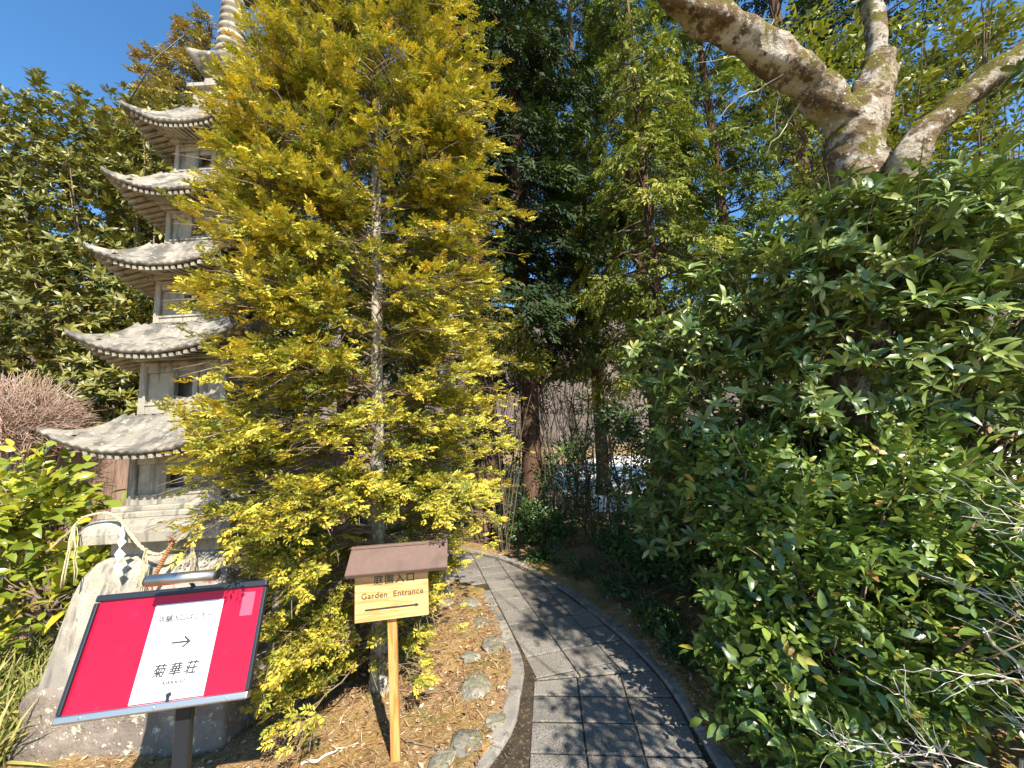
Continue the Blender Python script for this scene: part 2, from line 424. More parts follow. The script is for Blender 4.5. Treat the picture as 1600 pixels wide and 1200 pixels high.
AUC_L = leaf_mat("yellow_green_broad_leaf", [(0.0, (0.07, 0.11, 0.014)), (0.4, (0.20, 0.235, 0.022)), (0.75, (0.40, 0.37, 0.03)), (1.0, (0.62, 0.46, 0.03))], 0.30, 0.22, 0.55)
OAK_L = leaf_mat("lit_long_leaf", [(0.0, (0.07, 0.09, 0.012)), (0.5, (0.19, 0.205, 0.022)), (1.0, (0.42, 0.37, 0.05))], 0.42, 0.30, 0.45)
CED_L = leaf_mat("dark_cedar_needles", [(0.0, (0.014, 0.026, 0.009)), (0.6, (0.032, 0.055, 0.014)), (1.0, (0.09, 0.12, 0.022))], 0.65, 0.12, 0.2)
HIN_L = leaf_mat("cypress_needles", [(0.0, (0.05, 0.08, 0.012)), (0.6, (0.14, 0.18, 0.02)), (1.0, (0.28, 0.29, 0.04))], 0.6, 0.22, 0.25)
LIT_L = leaf_mat("sunlit_cypress_needles", [(0.0, (0.05, 0.075, 0.012)), (0.5, (0.17, 0.19, 0.024)), (1.0, (0.36, 0.34, 0.05))], 0.6, 0.25, 0.25)  # brighter copy of the cypress needles, sunlight put into the colour
ORG_L = leaf_mat("bronzed_cedar_needles", [(0.0, (0.13, 0.13, 0.03)), (0.5, (0.28, 0.22, 0.055)), (1.0, (0.42, 0.26, 0.10))], 0.6, 0.22, 0.2)
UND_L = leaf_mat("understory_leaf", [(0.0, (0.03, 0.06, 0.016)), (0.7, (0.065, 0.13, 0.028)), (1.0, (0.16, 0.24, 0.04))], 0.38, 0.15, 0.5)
GRASS_L = leaf_mat("dry_grass", [(0.0, (0.12, 0.17, 0.03)), (0.5, (0.26, 0.25, 0.06)), (1.0, (0.45, 0.36, 0.16))], 0.7, 0.25, 0.2)
LITTER = leaf_mat("fallen_leaf", [(0.0, (0.16, 0.08, 0.035)), (0.5, (0.30, 0.16, 0.07)), (0.85, (0.46, 0.33, 0.19)), (1.0, (0.58, 0.48, 0.34))], 0.8, 0.1, 0.2)

# ------------------------------------------------------------------ ground and path
KERB_R = [(-3.2, 6.9), (-1.4, 6.35), (-0.25, 5.47), (0.378, 4.513), (0.681, 3.745), (0.872, 3.13), (0.943, 2.715), (0.946, 2.302), (0.93, 1.6), (0.90, 0.6)]
KERB_L = [(-0.62, 1.55), (-0.256, 2.134), (-0.168, 2.29), (-0.105, 2.45), (-0.075, 2.72), (-0.055, 2.95), (-0.118, 3.30), (-0.243, 3.80), (-0.392, 4.374)]
PATH_POLY = np.array(KERB_R + [(-0.75, 0.6)] + KERB_L + [(-0.75, 4.75), (-3.4, 5.3)])
def inside(poly, X, Y):
    r = np.zeros(np.shape(X), bool); n = len(poly); j = n - 1
    for i in range(n):
        xi, yi = poly[i]; xj, yj = poly[j]
        c = ((yi > Y) != (yj > Y)) & (X < (xj - xi) * (Y - yi) / (yj - yi + 1e-12) + xi)
        r ^= c; j = i
    return r
def ground_z(X, Y):
    P = np.stack([np.ravel(X), np.ravel(Y), np.zeros(np.size(X))], -1)
    z = 0.022 * wob(P, 1.3, 3) + 0.012 * wob(P, 4.2, 4) + 0.006 * wob(P, 13, 5) + 0.012
    ins = inside(PATH_POLY, P[:, 0], P[:, 1])
    z = np.where(ins, -0.045, z)
    far = np.clip((np.hypot(P[:, 0], P[:, 1]) - 9) / 10, 0, 1)
    return (z * (1 - far) - 0.03 * far).reshape(np.shape(X))
gx = np.unique(np.concatenate([np.linspace(-400, -8, 12), np.arange(-8, -3.2, 0.2), np.arange(-3.2, 3.2, 0.04), np.arange(3.2, 8, 0.2), np.linspace(8, 400, 12)]).round(4))
gy = np.unique(np.concatenate([np.linspace(-200, -1, 8), np.arange(-1, 1.2, 0.2), np.arange(1.2, 6, 0.04), np.arange(6, 14, 0.25), np.linspace(14, 600, 14)]).round(4))
GX, GY = np.meshgrid(gx, gy, indexing='ij')
GZ = ground_z(GX, GY)
nx, ny = len(gx), len(gy)
ii, jj = np.meshgrid(np.arange(nx - 1), np.arange(ny - 1), indexing='ij')
b = (ii * ny + jj).ravel()
me = np_mesh("ground", np.stack([GX, GY, GZ], -1).reshape(-1, 3), np.stack([b, b + ny, b + ny + 1, b + 1], -1), smooth=True)
ground = tag(link("ground", me, soil_mat), "brown needle strewn mossy soil of the garden bed", None, kind="structure")

def prism(poly, z0, z1, bevel=0.006):
    bm = bmesh.new()
    f = bm.faces.new([bm.verts.new((x, y, z0)) for x, y in poly])
    bm.normal_update()
    if f.normal.z < 0: f.normal_flip()
    r = bmesh.ops.extrude_face_region(bm, geom=[f])
    top = [e for e in r["geom"] if isinstance(e, bmesh.types.BMVert)]
    for v in top: v.co.z = z1
    es = list({e for v in top for e in v.link_edges if all(w in top for w in e.verts)})
    bmesh.ops.recalc_face_normals(bm, faces=bm.faces[:])
    if bevel: bmesh.ops.bevel(bm, geom=es, offset=bevel, segments=2, affect='EDGES', profile=0.5)
    return bm
bm = bmesh.new()
bm.faces.new([bm.verts.new((x, y, -0.008)) for x, y in PATH_POLY])
bmesh.ops.triangulate(bm, faces=bm.faces[:])
bmesh.ops.recalc_face_normals(bm, faces=bm.faces[:])
path = tag(link("path", bm_mesh("path", bm), mortar_mat), "curving garden path of grey concrete flags", None, kind="structure")

def clip_half(poly, a, b):
    """keep the part left of a->b"""
    out = []; n = len(poly)
    sd = lambda p: (b[0] - a[0]) * (p[1] - a[1]) - (b[1] - a[1]) * (p[0] - a[0])
    for i in range(n):
        p, q = poly[i], poly[(i + 1) % n]; sp_, sq = sd(p), sd(q)
        if sp_ >= 0: out.append(p)
        if (sp_ >= 0) != (sq >= 0):
            t = sp_ / (sp_ - sq); out.append((p[0] + (q[0] - p[0]) * t, p[1] + (q[1] - p[1]) * t))
    return out
def area(p):
    return 0.5 * abs(sum(p[i][0] * p[(i + 1) % len(p)][1] - p[(i + 1) % len(p)][0] * p[i][1] for i in range(len(p))))
kr = np.array(KERB_R)[::-1]          # going forward, path on the left
def inset_poly(pl, d):
    t = norm(np.gradient(pl, axis=0)); nrm = np.stack([-t[:, 1], t[:, 0]], -1)
    return pl + nrm * d
kr_in = inset_poly(kr, 0.055)
def lay(poly, k):
    for a, b_ in zip(kr_in[:-1], kr_in[1:]):
        if len(poly) < 3: return
        poly = clip_half(poly, a, b_)
    if len(poly) < 3 or area(poly) < 0.006: return
    cx = sum(p[0] for p in poly) / len(poly); cy = sum(p[1] for p in poly) / len(poly)
    r = np.random.default_rng(k)
    z1 = 0.0 + r.uniform(-0.002, 0.002)
    bm = prism([(x - cx, y - cy) for x, y in poly], -0.05, 0.0, 0.004)
    o = link("paver", bm_mesh("paver", bm), paver_mat, path, loc=(cx, cy, z1))
    o.rotation_euler = (r.normal() * 0.003, r.normal() * 0.003, 0)
PW = 0.288
gap, gl = 0.0045, 0.0085
# lower run: rows square to a direction leaning slightly right
d1 = norm(np.array([0.085, 0.996])); s1 = np.array([d1[1], -d1[0]])
o1 = np.array([0.058, 2.80])
k = 0
for c in range(0, 4):
    for r_ in range(0, 10):
        l0 = -(0.145 if r_ == 0 else 0.145 + 0.222 * r_); l1 = 0.0 if r_ == 0 else -(0.145 + 0.222 * (r_ - 1))
        w0, w1 = c * PW, (c + 1) * PW
        skew = lambda w: w * 0.152
        P = [o1 + s1 * (w0 + gap) + d1 * (l0 + gl), o1 + s1 * (w1 - gap) + d1 * (l0 + gl),
             o1 + s1 * (w1 - gap) + d1 * ((l1 - gl) + (skew(w1) if r_ == 0 else 0)), o1 + s1 * (w0 + gap) + d1 * ((l1 - gl) + (skew(w0) if r_ == 0 else 0))]
        k += 1; lay([tuple(p) for p in P], k)
# upper run
d2 = norm(np.array([-0.252, 0.968])); s2 = np.array([d2[1], -d2[0]])
o2 = np.array([0.075, 2.825])
for c in range(-9, 5):
    for r_ in range(-2, 16):
        l0, l1 = 0.26 * r_, 0.26 * (r_ + 1)
        w0, w1 = c * PW, (c + 1) * PW
        P = [o2 + s2 * (w0 + gap) + d2 * (l0 + gl), o2 + s2 * (w1 - gap) + d2 * (l0 + gl),
             o2 + s2 * (w1 - gap) + d2 * (l1 - gl), o2 + s2 * (w0 + gap) + d2 * (l1 - gl)]
        cen = sum(P) / 4
        if c < 0 and (cen[1] < 4.55 + 0.02 * c or not inside(PATH_POLY, np.array([cen[0]]), np.array([cen[1]]))[0]): continue
        P = clip_half([tuple(p) for p in P], (0.058, 2.812), (0.924, 2.812 + 0.866 * 0.067))
        if len(P) < 3: continue
        k += 1; lay(P, k)
def kerb(pts, width, z1, seed, lean=0.0, seglen=0.42):
    P3 = np.column_stack([np.array(pts), np.zeros(len(pts))])
    C = spline(P3, 160)[:, :2]
    L_ = np.concatenate([[0], np.cumsum(np.linalg.norm(np.diff(C, axis=0), axis=1))])
    r = np.random.default_rng(seed); s = 0.0
    while s < L_[-1] - 0.15:
        l = seglen * r.uniform(0.85, 1.15); e = min(s + l - 0.008, L_[-1])
        q = np.linspace(s, e, 5)
        c = np.stack([np.interp(q, L_, C[:, 0]), np.interp(q, L_, C[:, 1])], -1)
        t = norm(np.gradient(c, axis=0)); nn = np.stack([-t[:, 1], t[:, 0]], -1)
        w = width * r.uniform(0.94, 1.06)
        poly = [tuple(p) for p in c - nn * w / 2] + [tuple(p) for p in (c + nn * w / 2)[::-1]]
        cx, cy = c.mean(0)
        bm = prism([(x - cx, y - cy) for x, y in poly], -0.08, z1, 0.012)
        o = link("kerb_stone", bm_mesh("kerb_stone", bm), kerb_mat, path, loc=(cx, cy, r.uniform(-0.006, 0.006)))
        o.rotation_euler = (r.normal() * 0.012, r.normal() * 0.012, 0)
        s += l
kerb(KERB_R[::-1], 0.088, 0.018, 1)
kerb(KERB_L, 0.10, 0.018, 2)

# pale sunlit gravel seen through the undergrowth, and the far hillside
bm = bmesh.new()
ring = [(1.3, 8.2), (9, 6.8), (22, 9), (26, 20), (16, 30), (5, 26), (1.2, 16)]
bm.faces.new([bm.verts.new((x, y, 0.03)) for x, y in ring])
tag(link("road", bm_mesh("road", bm), gravel_mat), "pale gravel road beyond the undergrowth", None, kind="structure")
n = 70
X = np.linspace(-260, 260, n); Yh = np.linspace(60, 240, 34)
HX, HY = np.meshgrid(X, Yh, indexing='ij')
PP = np.stack([HX.ravel(), HY.ravel(), 0 * HX.ravel()], -1)
HZ = (np.clip((PP[:, 1] - 60) / 110, 0, 1) ** 0.8) * (58 + 12 * wob(PP, 0.018, 8) + 5 * wob(PP, 0.06, 9)) - 1 + 1.5 * wob(PP, 0.3, 10)
ii, jj = np.meshgrid(np.arange(n - 1), np.arange(33), indexing='ij'); b = (ii * 34 + jj).ravel()
me = np_mesh("hill", np.column_stack([PP[:, :2], HZ]), np.stack([b, b + 34, b + 35, b + 1], -1), smooth=True)
tag(link("hill", me, hill_mat), "brown leafless winter hillside in the distance", None, kind="structure")
# ------------------------------------------------------------------ five-storey stone pagoda
PX, PY = -2.215, 2.88
pagoda = empty("stone_pagoda", (PX, PY, 0), "tall weathered stone pagoda with five upturned eaves behind the red sign", "pagoda")
pagoda.rotation_euler = (0, RAD(-1.0), 0)
def part(name, me, mat, parent=None, label=None):
    o = link(name, me, mat, parent if parent is not None else pagoda, loc=(0, 0, 0))
    if label: o["label"] = label
    return o
def rough_up(me, amp, f, seed):
    V = np.empty(len(me.vertices) * 3, np.float32); me.vertices.foreach_get("co", V); V = V.reshape(-1, 3)
    V = V + np.stack([wob(V, f, seed), wob(V, f, seed + 1), wob(V, f, seed + 2)], -1) * amp
    me.vertices.foreach_set("co", V.astype(np.float32).ravel()); me.update()
def loft_square(levels, bevel=0.0, sub=0):
    """levels: (half width, z) from bottom to top, closed solid"""
    bm = bmesh.new(); rings = []
    for w, z in levels:
        c = min(0.03, w * 0.12)
        ring = []
        for sx, sy in ((-1, -1), (1, -1), (1, 1), (-1, 1)):
            a, b_ = (sx * w, sy * (w - c), z), (sx * (w - c), sy * w, z)
            ring += [a, b_] if sx * sy > 0 else [b_, a]
        rings.append([bm.verts.new(p) for p in ring])
    for A, B_ in zip(rings[:-1], rings[1:]):
        for i in range(8):
            bm.faces.new([A[i], A[(i + 1) % 8], B_[(i + 1) % 8], B_[i]])
    bm.faces.new(rings[0][::-1]); bm.faces.new(rings[-1])
    if sub:
        bmesh.ops.subdivide_edges(bm, edges=bm.edges[:], cuts=sub, use_grid_fill=True)
    bmesh.ops.recalc_face_normals(bm, faces=bm.faces[:])
    return bm
# foundation block
bm = bmesh.new()
add_box(bm, (0, 0, 0.145), (1.13, 1.13, 0.39), 0.035, seg=2)
bmesh.ops.subdivide_edges(bm, edges=[e for e in bm.edges if e.calc_length() > 0.2], cuts=9, use_grid_fill=True)
for v in bm.verts:
    if v.co.z < 0.1: v.co.x *= 1.03; v.co.y *= 1.03
me = bm_mesh("foundation", bm, True); rough_up(me, 0.014, 9, 21); rough_up(me, 0.005, 34, 22)
part("foundation", me, lichen_stone, label="low rough foundation block blotched with pale lichen")
# flared stand with arched openings (cut with a boolean, then frozen)
bm = loft_square([(0.535, 0.33), (0.515, 0.45), (0.49, 0.62), (0.465, 0.78), (0.44, 0.88), (0.40, 0.945), (0.34, 0.985)])
solid = link("tmp_solid", bm_mesh("tmp", bm))
def arch(axis):
    bm = bmesh.new()
    prof = [(-0.30, 0.2), (0.30, 0.2), (0.285, 0.5), (0.25, 0.62), (0.17, 0.71), (0.06, 0.755), (-0.06, 0.755), (-0.17, 0.71), (-0.25, 0.62), (-0.285, 0.5)]
    A = [bm.verts.new((x, -1, z) if axis == 0 else (-1, x, z)) for x, z in prof]
    B_ = [bm.verts.new((x, 1, z) if axis == 0 else (1, x, z)) for x, z in prof]
    bm.faces.new(A); bm.faces.new(B_[::-1])
    for i in range(len(A)):
        bm.faces.new([A[i], B_[i], B_[(i + 1) % len(A)], A[(i + 1) % len(A)]])
    bmesh.ops.recalc_face_normals(bm, faces=bm.faces[:])
    return link("tmp_cut", bm_mesh("tmp_cut", bm))
cuts = [arch(0), arch(1)]
for c_ in cuts:
    md = solid.modifiers.new("b", 'BOOLEAN'); md.operation = 'DIFFERENCE'; md.object = c_; md.solver = 'EXACT'
bpy.context.view_layer.update()
me = bpy.data.meshes.new_from_object(solid.evaluated_get(bpy.context.evaluated_depsgraph_get()))
for o in [solid] + cuts: bpy.data.objects.remove(o)
me.materials.clear()
part("stand", me, granite)
bm = bmesh.new(); add_box(bm, (0, 0, 1.03), (0.70, 0.70, 0.11), 0.01)
part("neck", bm_mesh("neck", bm), granite)
bm = loft_square([(0.462, 1.075), (0.465, 1.13), (0.455, 1.17), (0.43, 1.20), (0.39, 1.212)])
part("slab", bm_mesh("slab", bm), granite)
bm = bmesh.new()
add_box(bm, (0, 0, 1.226), (0.80, 0.80, 0.04), 0.008); add_box(bm, (0, 0, 1.258), (0.72, 0.72, 0.036), 0.008)
part("step", bm_mesh("step", bm), granite)

def storey(w, z0, z1, k):
    """panelled stone body with a square opening in each face"""
    bm = bmesh.new(); h = z1 - z0
    p = 0.16 * w                       # corner post
    o = 0.21 * w                       # opening half width
    zs, zt = z0 + 0.20 * h, z1 - 0.22 * h
    zo0, zo1 = z0 + 0.30 * h, z0 + 0.66 * h
    for sx in (-1, 1):
        for sy in (-1, 1):
            add_box(bm, (sx * (w - p / 2), sy * (w - p / 2), (z0 + z1) / 2), (p, p, h), 0.005)
    for a in range(4):
        R = Matrix.Rotation(a * math.pi / 2, 3, 'Z')
        def bx(x0, x1, za, zb, dep, thick=0.04):
            add_box(bm, R @ Vector(((x0 + x1) / 2, -(w - dep - thick / 2), (za + zb) / 2)), (x1 - x0, thick, zb - za), 0.003, R)
        bx(-(w - p), w - p, z0 + 0.001, zs, 0.006)               # sill panel
        bx(-(w - p), w - p, zt, z1 - 0.001, 0.006)               # head
        bx(-(w - p), -o - 0.035, zs, zt, 0.022); bx(o + 0.035, w - p, zs, zt, 0.022)
        bx(-o - 0.035, -o, zs, zt, 0.010); bx(o, o + 0.035, zs, zt, 0.010)
        bx(-o, o, zs, zo0, 0.014); bx(-o, o, zo1, zt, 0.014)
        bx(-(w - p), w - p, zs - 0.012, zs + 0.004, -0.002, 0.03)  # ledge line
        bx(-(w - p), w - p, z1 - 0.10 * h, z1 - 0.04 * h, -0.008, 0.03)
    add_box(bm, (0, 0, (z0 + z1) / 2), (w * 1.1, w * 1.1, h * 0.98), 0)
    me = bm_mesh("storey", bm)
    return part("storey", me, granite)
def roof(we, ze, up, wt, zt, wb, zb, nr):
    """carved tile roof: eave half width we, eave centre height ze, corner lift up, top half width wt at zt, body below wb at zb"""
    nS, nT = 101, 11
    s = np.linspace(-1, 1, nS); t = np.linspace(0, 1, nT)
    V, F, n = [], [], 0
    lift = lambda s_: up * np.abs(s_) ** 2.2
    thick = 0.02
    def side(S, A):
        x, y, z = S[..., 0], S[..., 1], S[..., 2]
        for _ in range(A): x, y = -y, x
        return np.stack([x, y, z], -1)
    S_, T_ = np.meshgrid(s, t, indexing='ij')
    wv = we + (wt - we) * T_ + 0.012 * np.abs(S_) ** 4 * (1 - T_)
    prof = 0.45 * T_ + 0.55 * T_ ** 2.2
    lf = lift(S_) * (1 - T_) ** 1.4
    xl = S_ * wv
    rib = 0.0065 * np.cos(xl / we * nr * math.pi) * (1 - 0.3 * T_)
    hip = np.clip((np.abs(S_) - 0.955) / 0.045, 0, 1) * 0.016
    Z = ze + thick + lf + (zt - ze - thick) * prof + rib * (np.abs(S_) < 0.955) + hip
    top = np.stack([xl, -wv, Z], -1)
    # eave band, then the underside
    e_top = top[:, 0]
    e_bot = e_top.copy(); e_bot[:, 2] = ze + lift(s); e_bot[:, 1] += 0.004
    u_mid = np.stack([s * (we - 0.05), np.full(nS, -(we - 0.05)), ze + 0.014 + lift(s) * 0.9], -1)
    u_in = np.stack([s * (wb + 0.05), np.full(nS, -(wb + 0.05)), ze + 0.5 * (zb - ze) + lift(s) * 0.15], -1)
    u_b = np.stack([s * (wb - 0.03), np.full(nS, -(wb - 0.03)), np.full(nS, zb)], -1)
    under = np.stack([e_top, e_bot, u_mid, u_in, u_b], 1)
    for a in range(4):
        for G_, m, flip in ((top, nT, False), (under, 5, True)):
            V.append(side(G_, a).reshape(-1, 3))
            i, j = np.meshgrid(np.arange(nS - 1), np.arange(m - 1), indexing='ij'); q = (i * m + j).ravel() + n
            f = np.stack([q, q + m, q + m + 1, q + 1], -1)
            F.append(f[:, ::-1] if flip else f); n += nS * m
    V.append(np.array([[-wt, -wt, zt], [wt, -wt, zt], [wt, wt, zt], [-wt, wt, zt]])); F.append(np.array([[n, n + 1, n + 2, n + 3]]))
    me = np_mesh("roof", np.vstack(V), [np.vstack(F)])
    rough_up(me, 0.003, 9, int(ze * 10))
    ro = part("roof", me, granite_roof)
    # rafter ends under the eave
    bm = bmesh.new(); nraf = 22
    for a in range(4):
        R = Matrix.Rotation(a * math.pi / 2, 3, 'Z')
        for q in range(nraf):
            s_ = (q + 0.5) / nraf * 2 - 1
            x = s_ * we * 0.985
            ln = min(we - wb - 0.06, 0.16) * (1.0 if abs(s_) < 0.8 else 0.8)
            zz = ze + lift(s_) * 0.97 - 0.004
            tiltx = Matrix.Rotation(RAD(8 + 6 * abs(s_)), 3, 'X')
            add_box(bm, R @ Vector((x * (1 - 0.06), -(we - 0.012) + ln / 2, zz)), (we * 2 / nraf * 0.52, ln, 0.024), 0, R @ tiltx)
    part("rafters", bm_mesh("rafters", bm), granite, ro)
    # cornice blocks below the rafters
    bm = bmesh.new()
    add_box(bm, (0, 0, zb - 0.03), (2 * wb + 0.10, 2 * wb + 0.10, 0.05), 0.006)
    add_box(bm, (0, 0, zb - 0.072), (2 * wb + 0.05, 2 * wb + 0.05, 0.032), 0.005)
    part("bracket", bm_mesh("bracket", bm), granite, ro)
    return ro
#      we    ze     up    wt    zt    | body below: wb, z0
lv = [(0.585, 1.600, 0.165, 0.335, 1.865, 0.312, 1.272), (0.535, 2.225, 0.150, 0.315, 2.50, 0.298, 1.862),
      (0.508, 2.825, 0.155, 0.295, 3.10, 0.266, 2.497), (0.476, 3.385, 0.165, 0.27, 3.68, 0.244, 3.097), (0.430, 3.945, 0.160, 0.20, 4.30, 0.226, 3.677)]
for k_, (we, ze, up, wt, zt, wb, z0) in enumerate(lv):
    zb = ze + 0.095
    storey(wb, z0, zb - 0.085, k_)
    roof(we, ze, up, wt, zt, wb, zb, 20)
# finial: dew basin, upturned dish, nine rings, upper dish
bm = bmesh.new()
add_box(bm, (0, 0, 4.39), (0.34, 0.34, 0.19), 0.012); add_box(bm, (0, 0, 4.50), (0.40, 0.40, 0.05), 0.01); add_box(bm, (0, 0, 4.58), (0.26, 0.26, 0.13), 0.02)
fin = part("finial", bm_mesh("finial", bm), granite)
def lathe(prof, n=32, sq=0.0, lift=0.0):
    V, F = [], []
    for r_, z in prof:
        for i in range(n):
            th = i / n * 2 * math.pi
            c, s_ = math.cos(th), math.sin(th)
            k_ = 1 + sq * (max(abs(c), abs(s_)) ** -1 - 1)
            V.append((r_ * k_ * c, r_ * k_ * s_, z + lift * (k_ - 1) * r_ ** 2))
    m = len(prof)
    for j in range(m - 1):
        for i in range(n):
            F.append((j * n + i, j * n + (i + 1) % n, (j + 1) * n + (i + 1) % n, (j + 1) * n + i))
    return np_mesh("lathe", np.array(V), [np.array(F)], smooth=True)
part("dish", lathe([(0.02, 4.64), (0.11, 4.65), (0.16, 4.69), (0.205, 4.75), (0.212, 4.785), (0.19, 4.785), (0.14, 4.75), (0.10, 4.78), (0.08, 4.86), (0.05, 4.95)], 40, 1.0, 3.2), granite_roof, fin)
prof = []
for q in range(9):
    z = 4.93 + q * 0.078; rr = 0.112 - q * 0.004
    prof += [(rr * 0.70, z), (rr, z + 0.012), (rr * 1.02, z + 0.03), (rr, z + 0.05), (rr * 0.70, z + 0.062)]
part("ring_column", lathe(prof, 28), granite, fin)
part("dish", lathe([(0.06, 5.60), (0.14, 5.64), (0.20, 5.71), (0.205, 5.74), (0.16, 5.75), (0.10, 5.80), (0.10, 5.95), (0.0, 6.1)], 28), granite_roof, fin)
# guy wire from the finial to the top roof
w_ = Wood(); w_.add(np.array([[-0.22, -0.22, 4.93], [-0.33, -0.33, 4.60], [-0.40, -0.42, 4.15]]), 0.004, 5)
part("guy_wire", w_.mesh("guy_wire"), dark_metal, fin)

# ------------------------------------------------------------------ straw rope with folded paper
FY = PY - 0.49
rope_root = empty("straw_rope", at(190, 820, FY), "pale straw rope with loose tassels draped over the stone slab", "rope")
rp = spline([at(112, 826, FY - 0.03), at(128, 810, FY - 0.01), at(150, 803, FY + 0.0), at(170, 802, FY), at(188, 812, FY - 0.01), at(202, 832, FY - 0.015), at(222, 856, FY - 0.02), at(246, 866, FY - 0.02), at(266, 856, FY - 0.02), at(285, 838, FY - 0.01), at(303, 818, FY), at(330, 806, FY)], 90)
w_ = Wood()
tt = np.linspace(0, 1, len(rp)); rad = 0.005 + 0.0045 * np.sin(np.pi * np.clip(tt * 1.1, 0, 1))
tan = norm(np.gradient(rp, axis=0)); aa = norm(np.cross(tan, [0.1, 0.95, 0.2])); bb = np.cross(tan, aa)
for st in (0, 2.09, 4.19):
    ph = tt * 95 + st
    w_.add(rp + (np.cos(ph)[:, None] * aa + np.sin(ph)[:, None] * bb) * rad[:, None] * 0.55, rad * 0.62, 5)
link("rope", w_.mesh("rope"), straw_mat, rope_root)
def straws(name, tops, bottoms, mat, r0, k, seed, spread=0.012):
    r = np.random.default_rng(seed); w = Wood()
    for i in range(k):
        a = np.array(tops) + r.normal(size=3) * 0.003; b_ = np.array(bottoms) + r.normal(size=3) * np.array([spread, spread, spread * 1.6])
        w.add(bez(a, b_, 0, 6, 0.004, r), r0, 4)
    return link(name, w.mesh(name), mat, rope_root)
straws("tassel", at(228, 858, FY - 0.03), at(224, 925, FY - 0.03), straw_mat, 0.0022, 9, 3, 0.022)
straws("tassel", at(300, 820, FY - 0.02), at(300, 890, FY - 0.03), straw_mat, 0.0022, 7, 4, 0.016)
straws("tassel", at(116, 824, FY - 0.03), at(94, 918, FY - 0.05), straw_mat, 0.0045, 4, 5, 0.006)
straws("tassel", at(118, 822, FY - 0.03), at(116, 915, FY - 0.04), straw_mat, 0.0028, 3, 6, 0.005)
straws("tassel", at(116, 824, FY - 0.03), at(74, 862, FY - 0.06), straw_mat, 0.0030, 3, 7, 0.005)
straws("tassel", at(318, 812, FY - 0.02), at(268, 832, FY - 0.05), straw_mat, 0.0022, 4, 8, 0.006)
# folded paper streamer
c0 = at(193, 822, FY - 0.03); bm = bmesh.new()
pts = [(0.0, 0.0), (-0.01, -0.045), (0.012, -0.075), (-0.018, -0.115), (0.018, -0.150), (-0.022, -0.185), (0.008, -0.235)]
segs = [((-0.008, 0.01), (0.010, 0.01), (0.012, -0.06), (-0.012, -0.052)),
        ((-0.028, -0.085), (0.002, -0.055), (0.030, -0.088), (0.004, -0.122)),
        ((-0.030, -0.155), (0.004, -0.118), (0.036, -0.158), (0.000, -0.200)),
        ((-0.026, -0.222), (0.002, -0.192), (0.034, -0.232), (0.006, -0.268))]
for i, sg in enumerate(segs):
    yy = -0.004 * i
    A = [bm.verts.new((x, yy - 0.010 * (j % 2), z)) for j, (x, z) in enumerate(sg)]
    B_ = [bm.verts.new((x, yy + 0.0012 - 0.010 * (j % 2), z)) for j, (x, z) in enumerate(sg)]
    bm.faces.new(A); bm.faces.new(B_[::-1])
    for j in range(4): bm.faces.new([A[j], B_[j], B_[(j + 1) % 4], A[(j + 1) % 4]])
bmesh.ops.recalc_face_normals(bm, faces=bm.faces[:])
o = link("paper_streamer", bm_mesh("paper_streamer", bm), paper_mat, rope_root, loc=c0 - Vector(rope_root.location))
o["label"] = "zigzag folded white paper streamer"
# dried brown twist of straw hanging from the rope
b0, b1 = np.array(at(270, 846, FY - 0.04)), np.array(at(236, 912, FY - 0.06))
w_ = Wood(); q = np.linspace(0, 1, 60)
for st in (0, 3.14):
    ph = q * 62 + st
    w_.add(b0 + (b1 - b0) * q[:, None] + 0.009 * np.stack([np.cos(ph), np.sin(ph), 0.3 * np.sin(ph)], -1) * (0.6 + 0.5 * np.sin(np.pi * q))[:, None], 0.006, 5)
for i in range(12):
    w_.add(bez(b0, b0 + rng.normal(size=3) * 0.022 + [0, -0.01, 0.012], 0.008, 5, 0.004), 0.003, 4)
tw = link("straw_twist", w_.mesh("straw_twist"), rust_mat)
tag(tw, "twisted bundle of dried rust brown straw hanging behind the lamp bar", "straw bundle")

# ------------------------------------------------------------------ lettering
def text_mesh(body, size, shear=0.0, bold=0.0, spacing=1.0):
    cu = bpy.data.curves.new("txt", 'FONT'); cu.body = body; cu.size = size; cu.align_x = 'CENTER'; cu.align_y = 'CENTER'
    cu.shear = shear; cu.space_character = spacing; cu.extrude = 0.0004; cu.resolution_u = 3
    o = bpy.data.objects.new("txt", cu); COL.objects.link(o)
    bpy.context.view_layer.update()
    me = bpy.data.meshes.new_from_object(o.evaluated_get(bpy.context.evaluated_depsgraph_get()))
    bpy.data.objects.remove(o)
    me.materials.clear()
    if bold:
        V = np.empty(len(me.vertices) * 3, np.float32); me.vertices.foreach_get("co", V); V = V.reshape(-1, 3)
        F = [tuple(p.vertices) for p in me.polygons]; n = len(V); VV, FF = [], []
        for q, (dx, dy) in enumerate(((0, 0), (bold, 0.3 * bold), (-bold, -0.3 * bold), (0.3 * bold, -bold), (-0.3 * bold, bold))):
            VV += (V + np.array([dx, dy, 0.00012 * q])).tolist(); FF += [tuple(i + n * q for i in f) for f in F]
        me2 = bpy.data.meshes.new("lettering"); me2.from_pydata(VV, [], FF); me = me2
    return me
def frame_at(root, c, yaw, tilt):
    """child placement on a board face: x along, y up the board, z out of it"""
    return Matrix.Translation(c) @ Matrix.Rotation(yaw, 4, 'Z') @ Matrix.Rotation(tilt, 4, 'X')

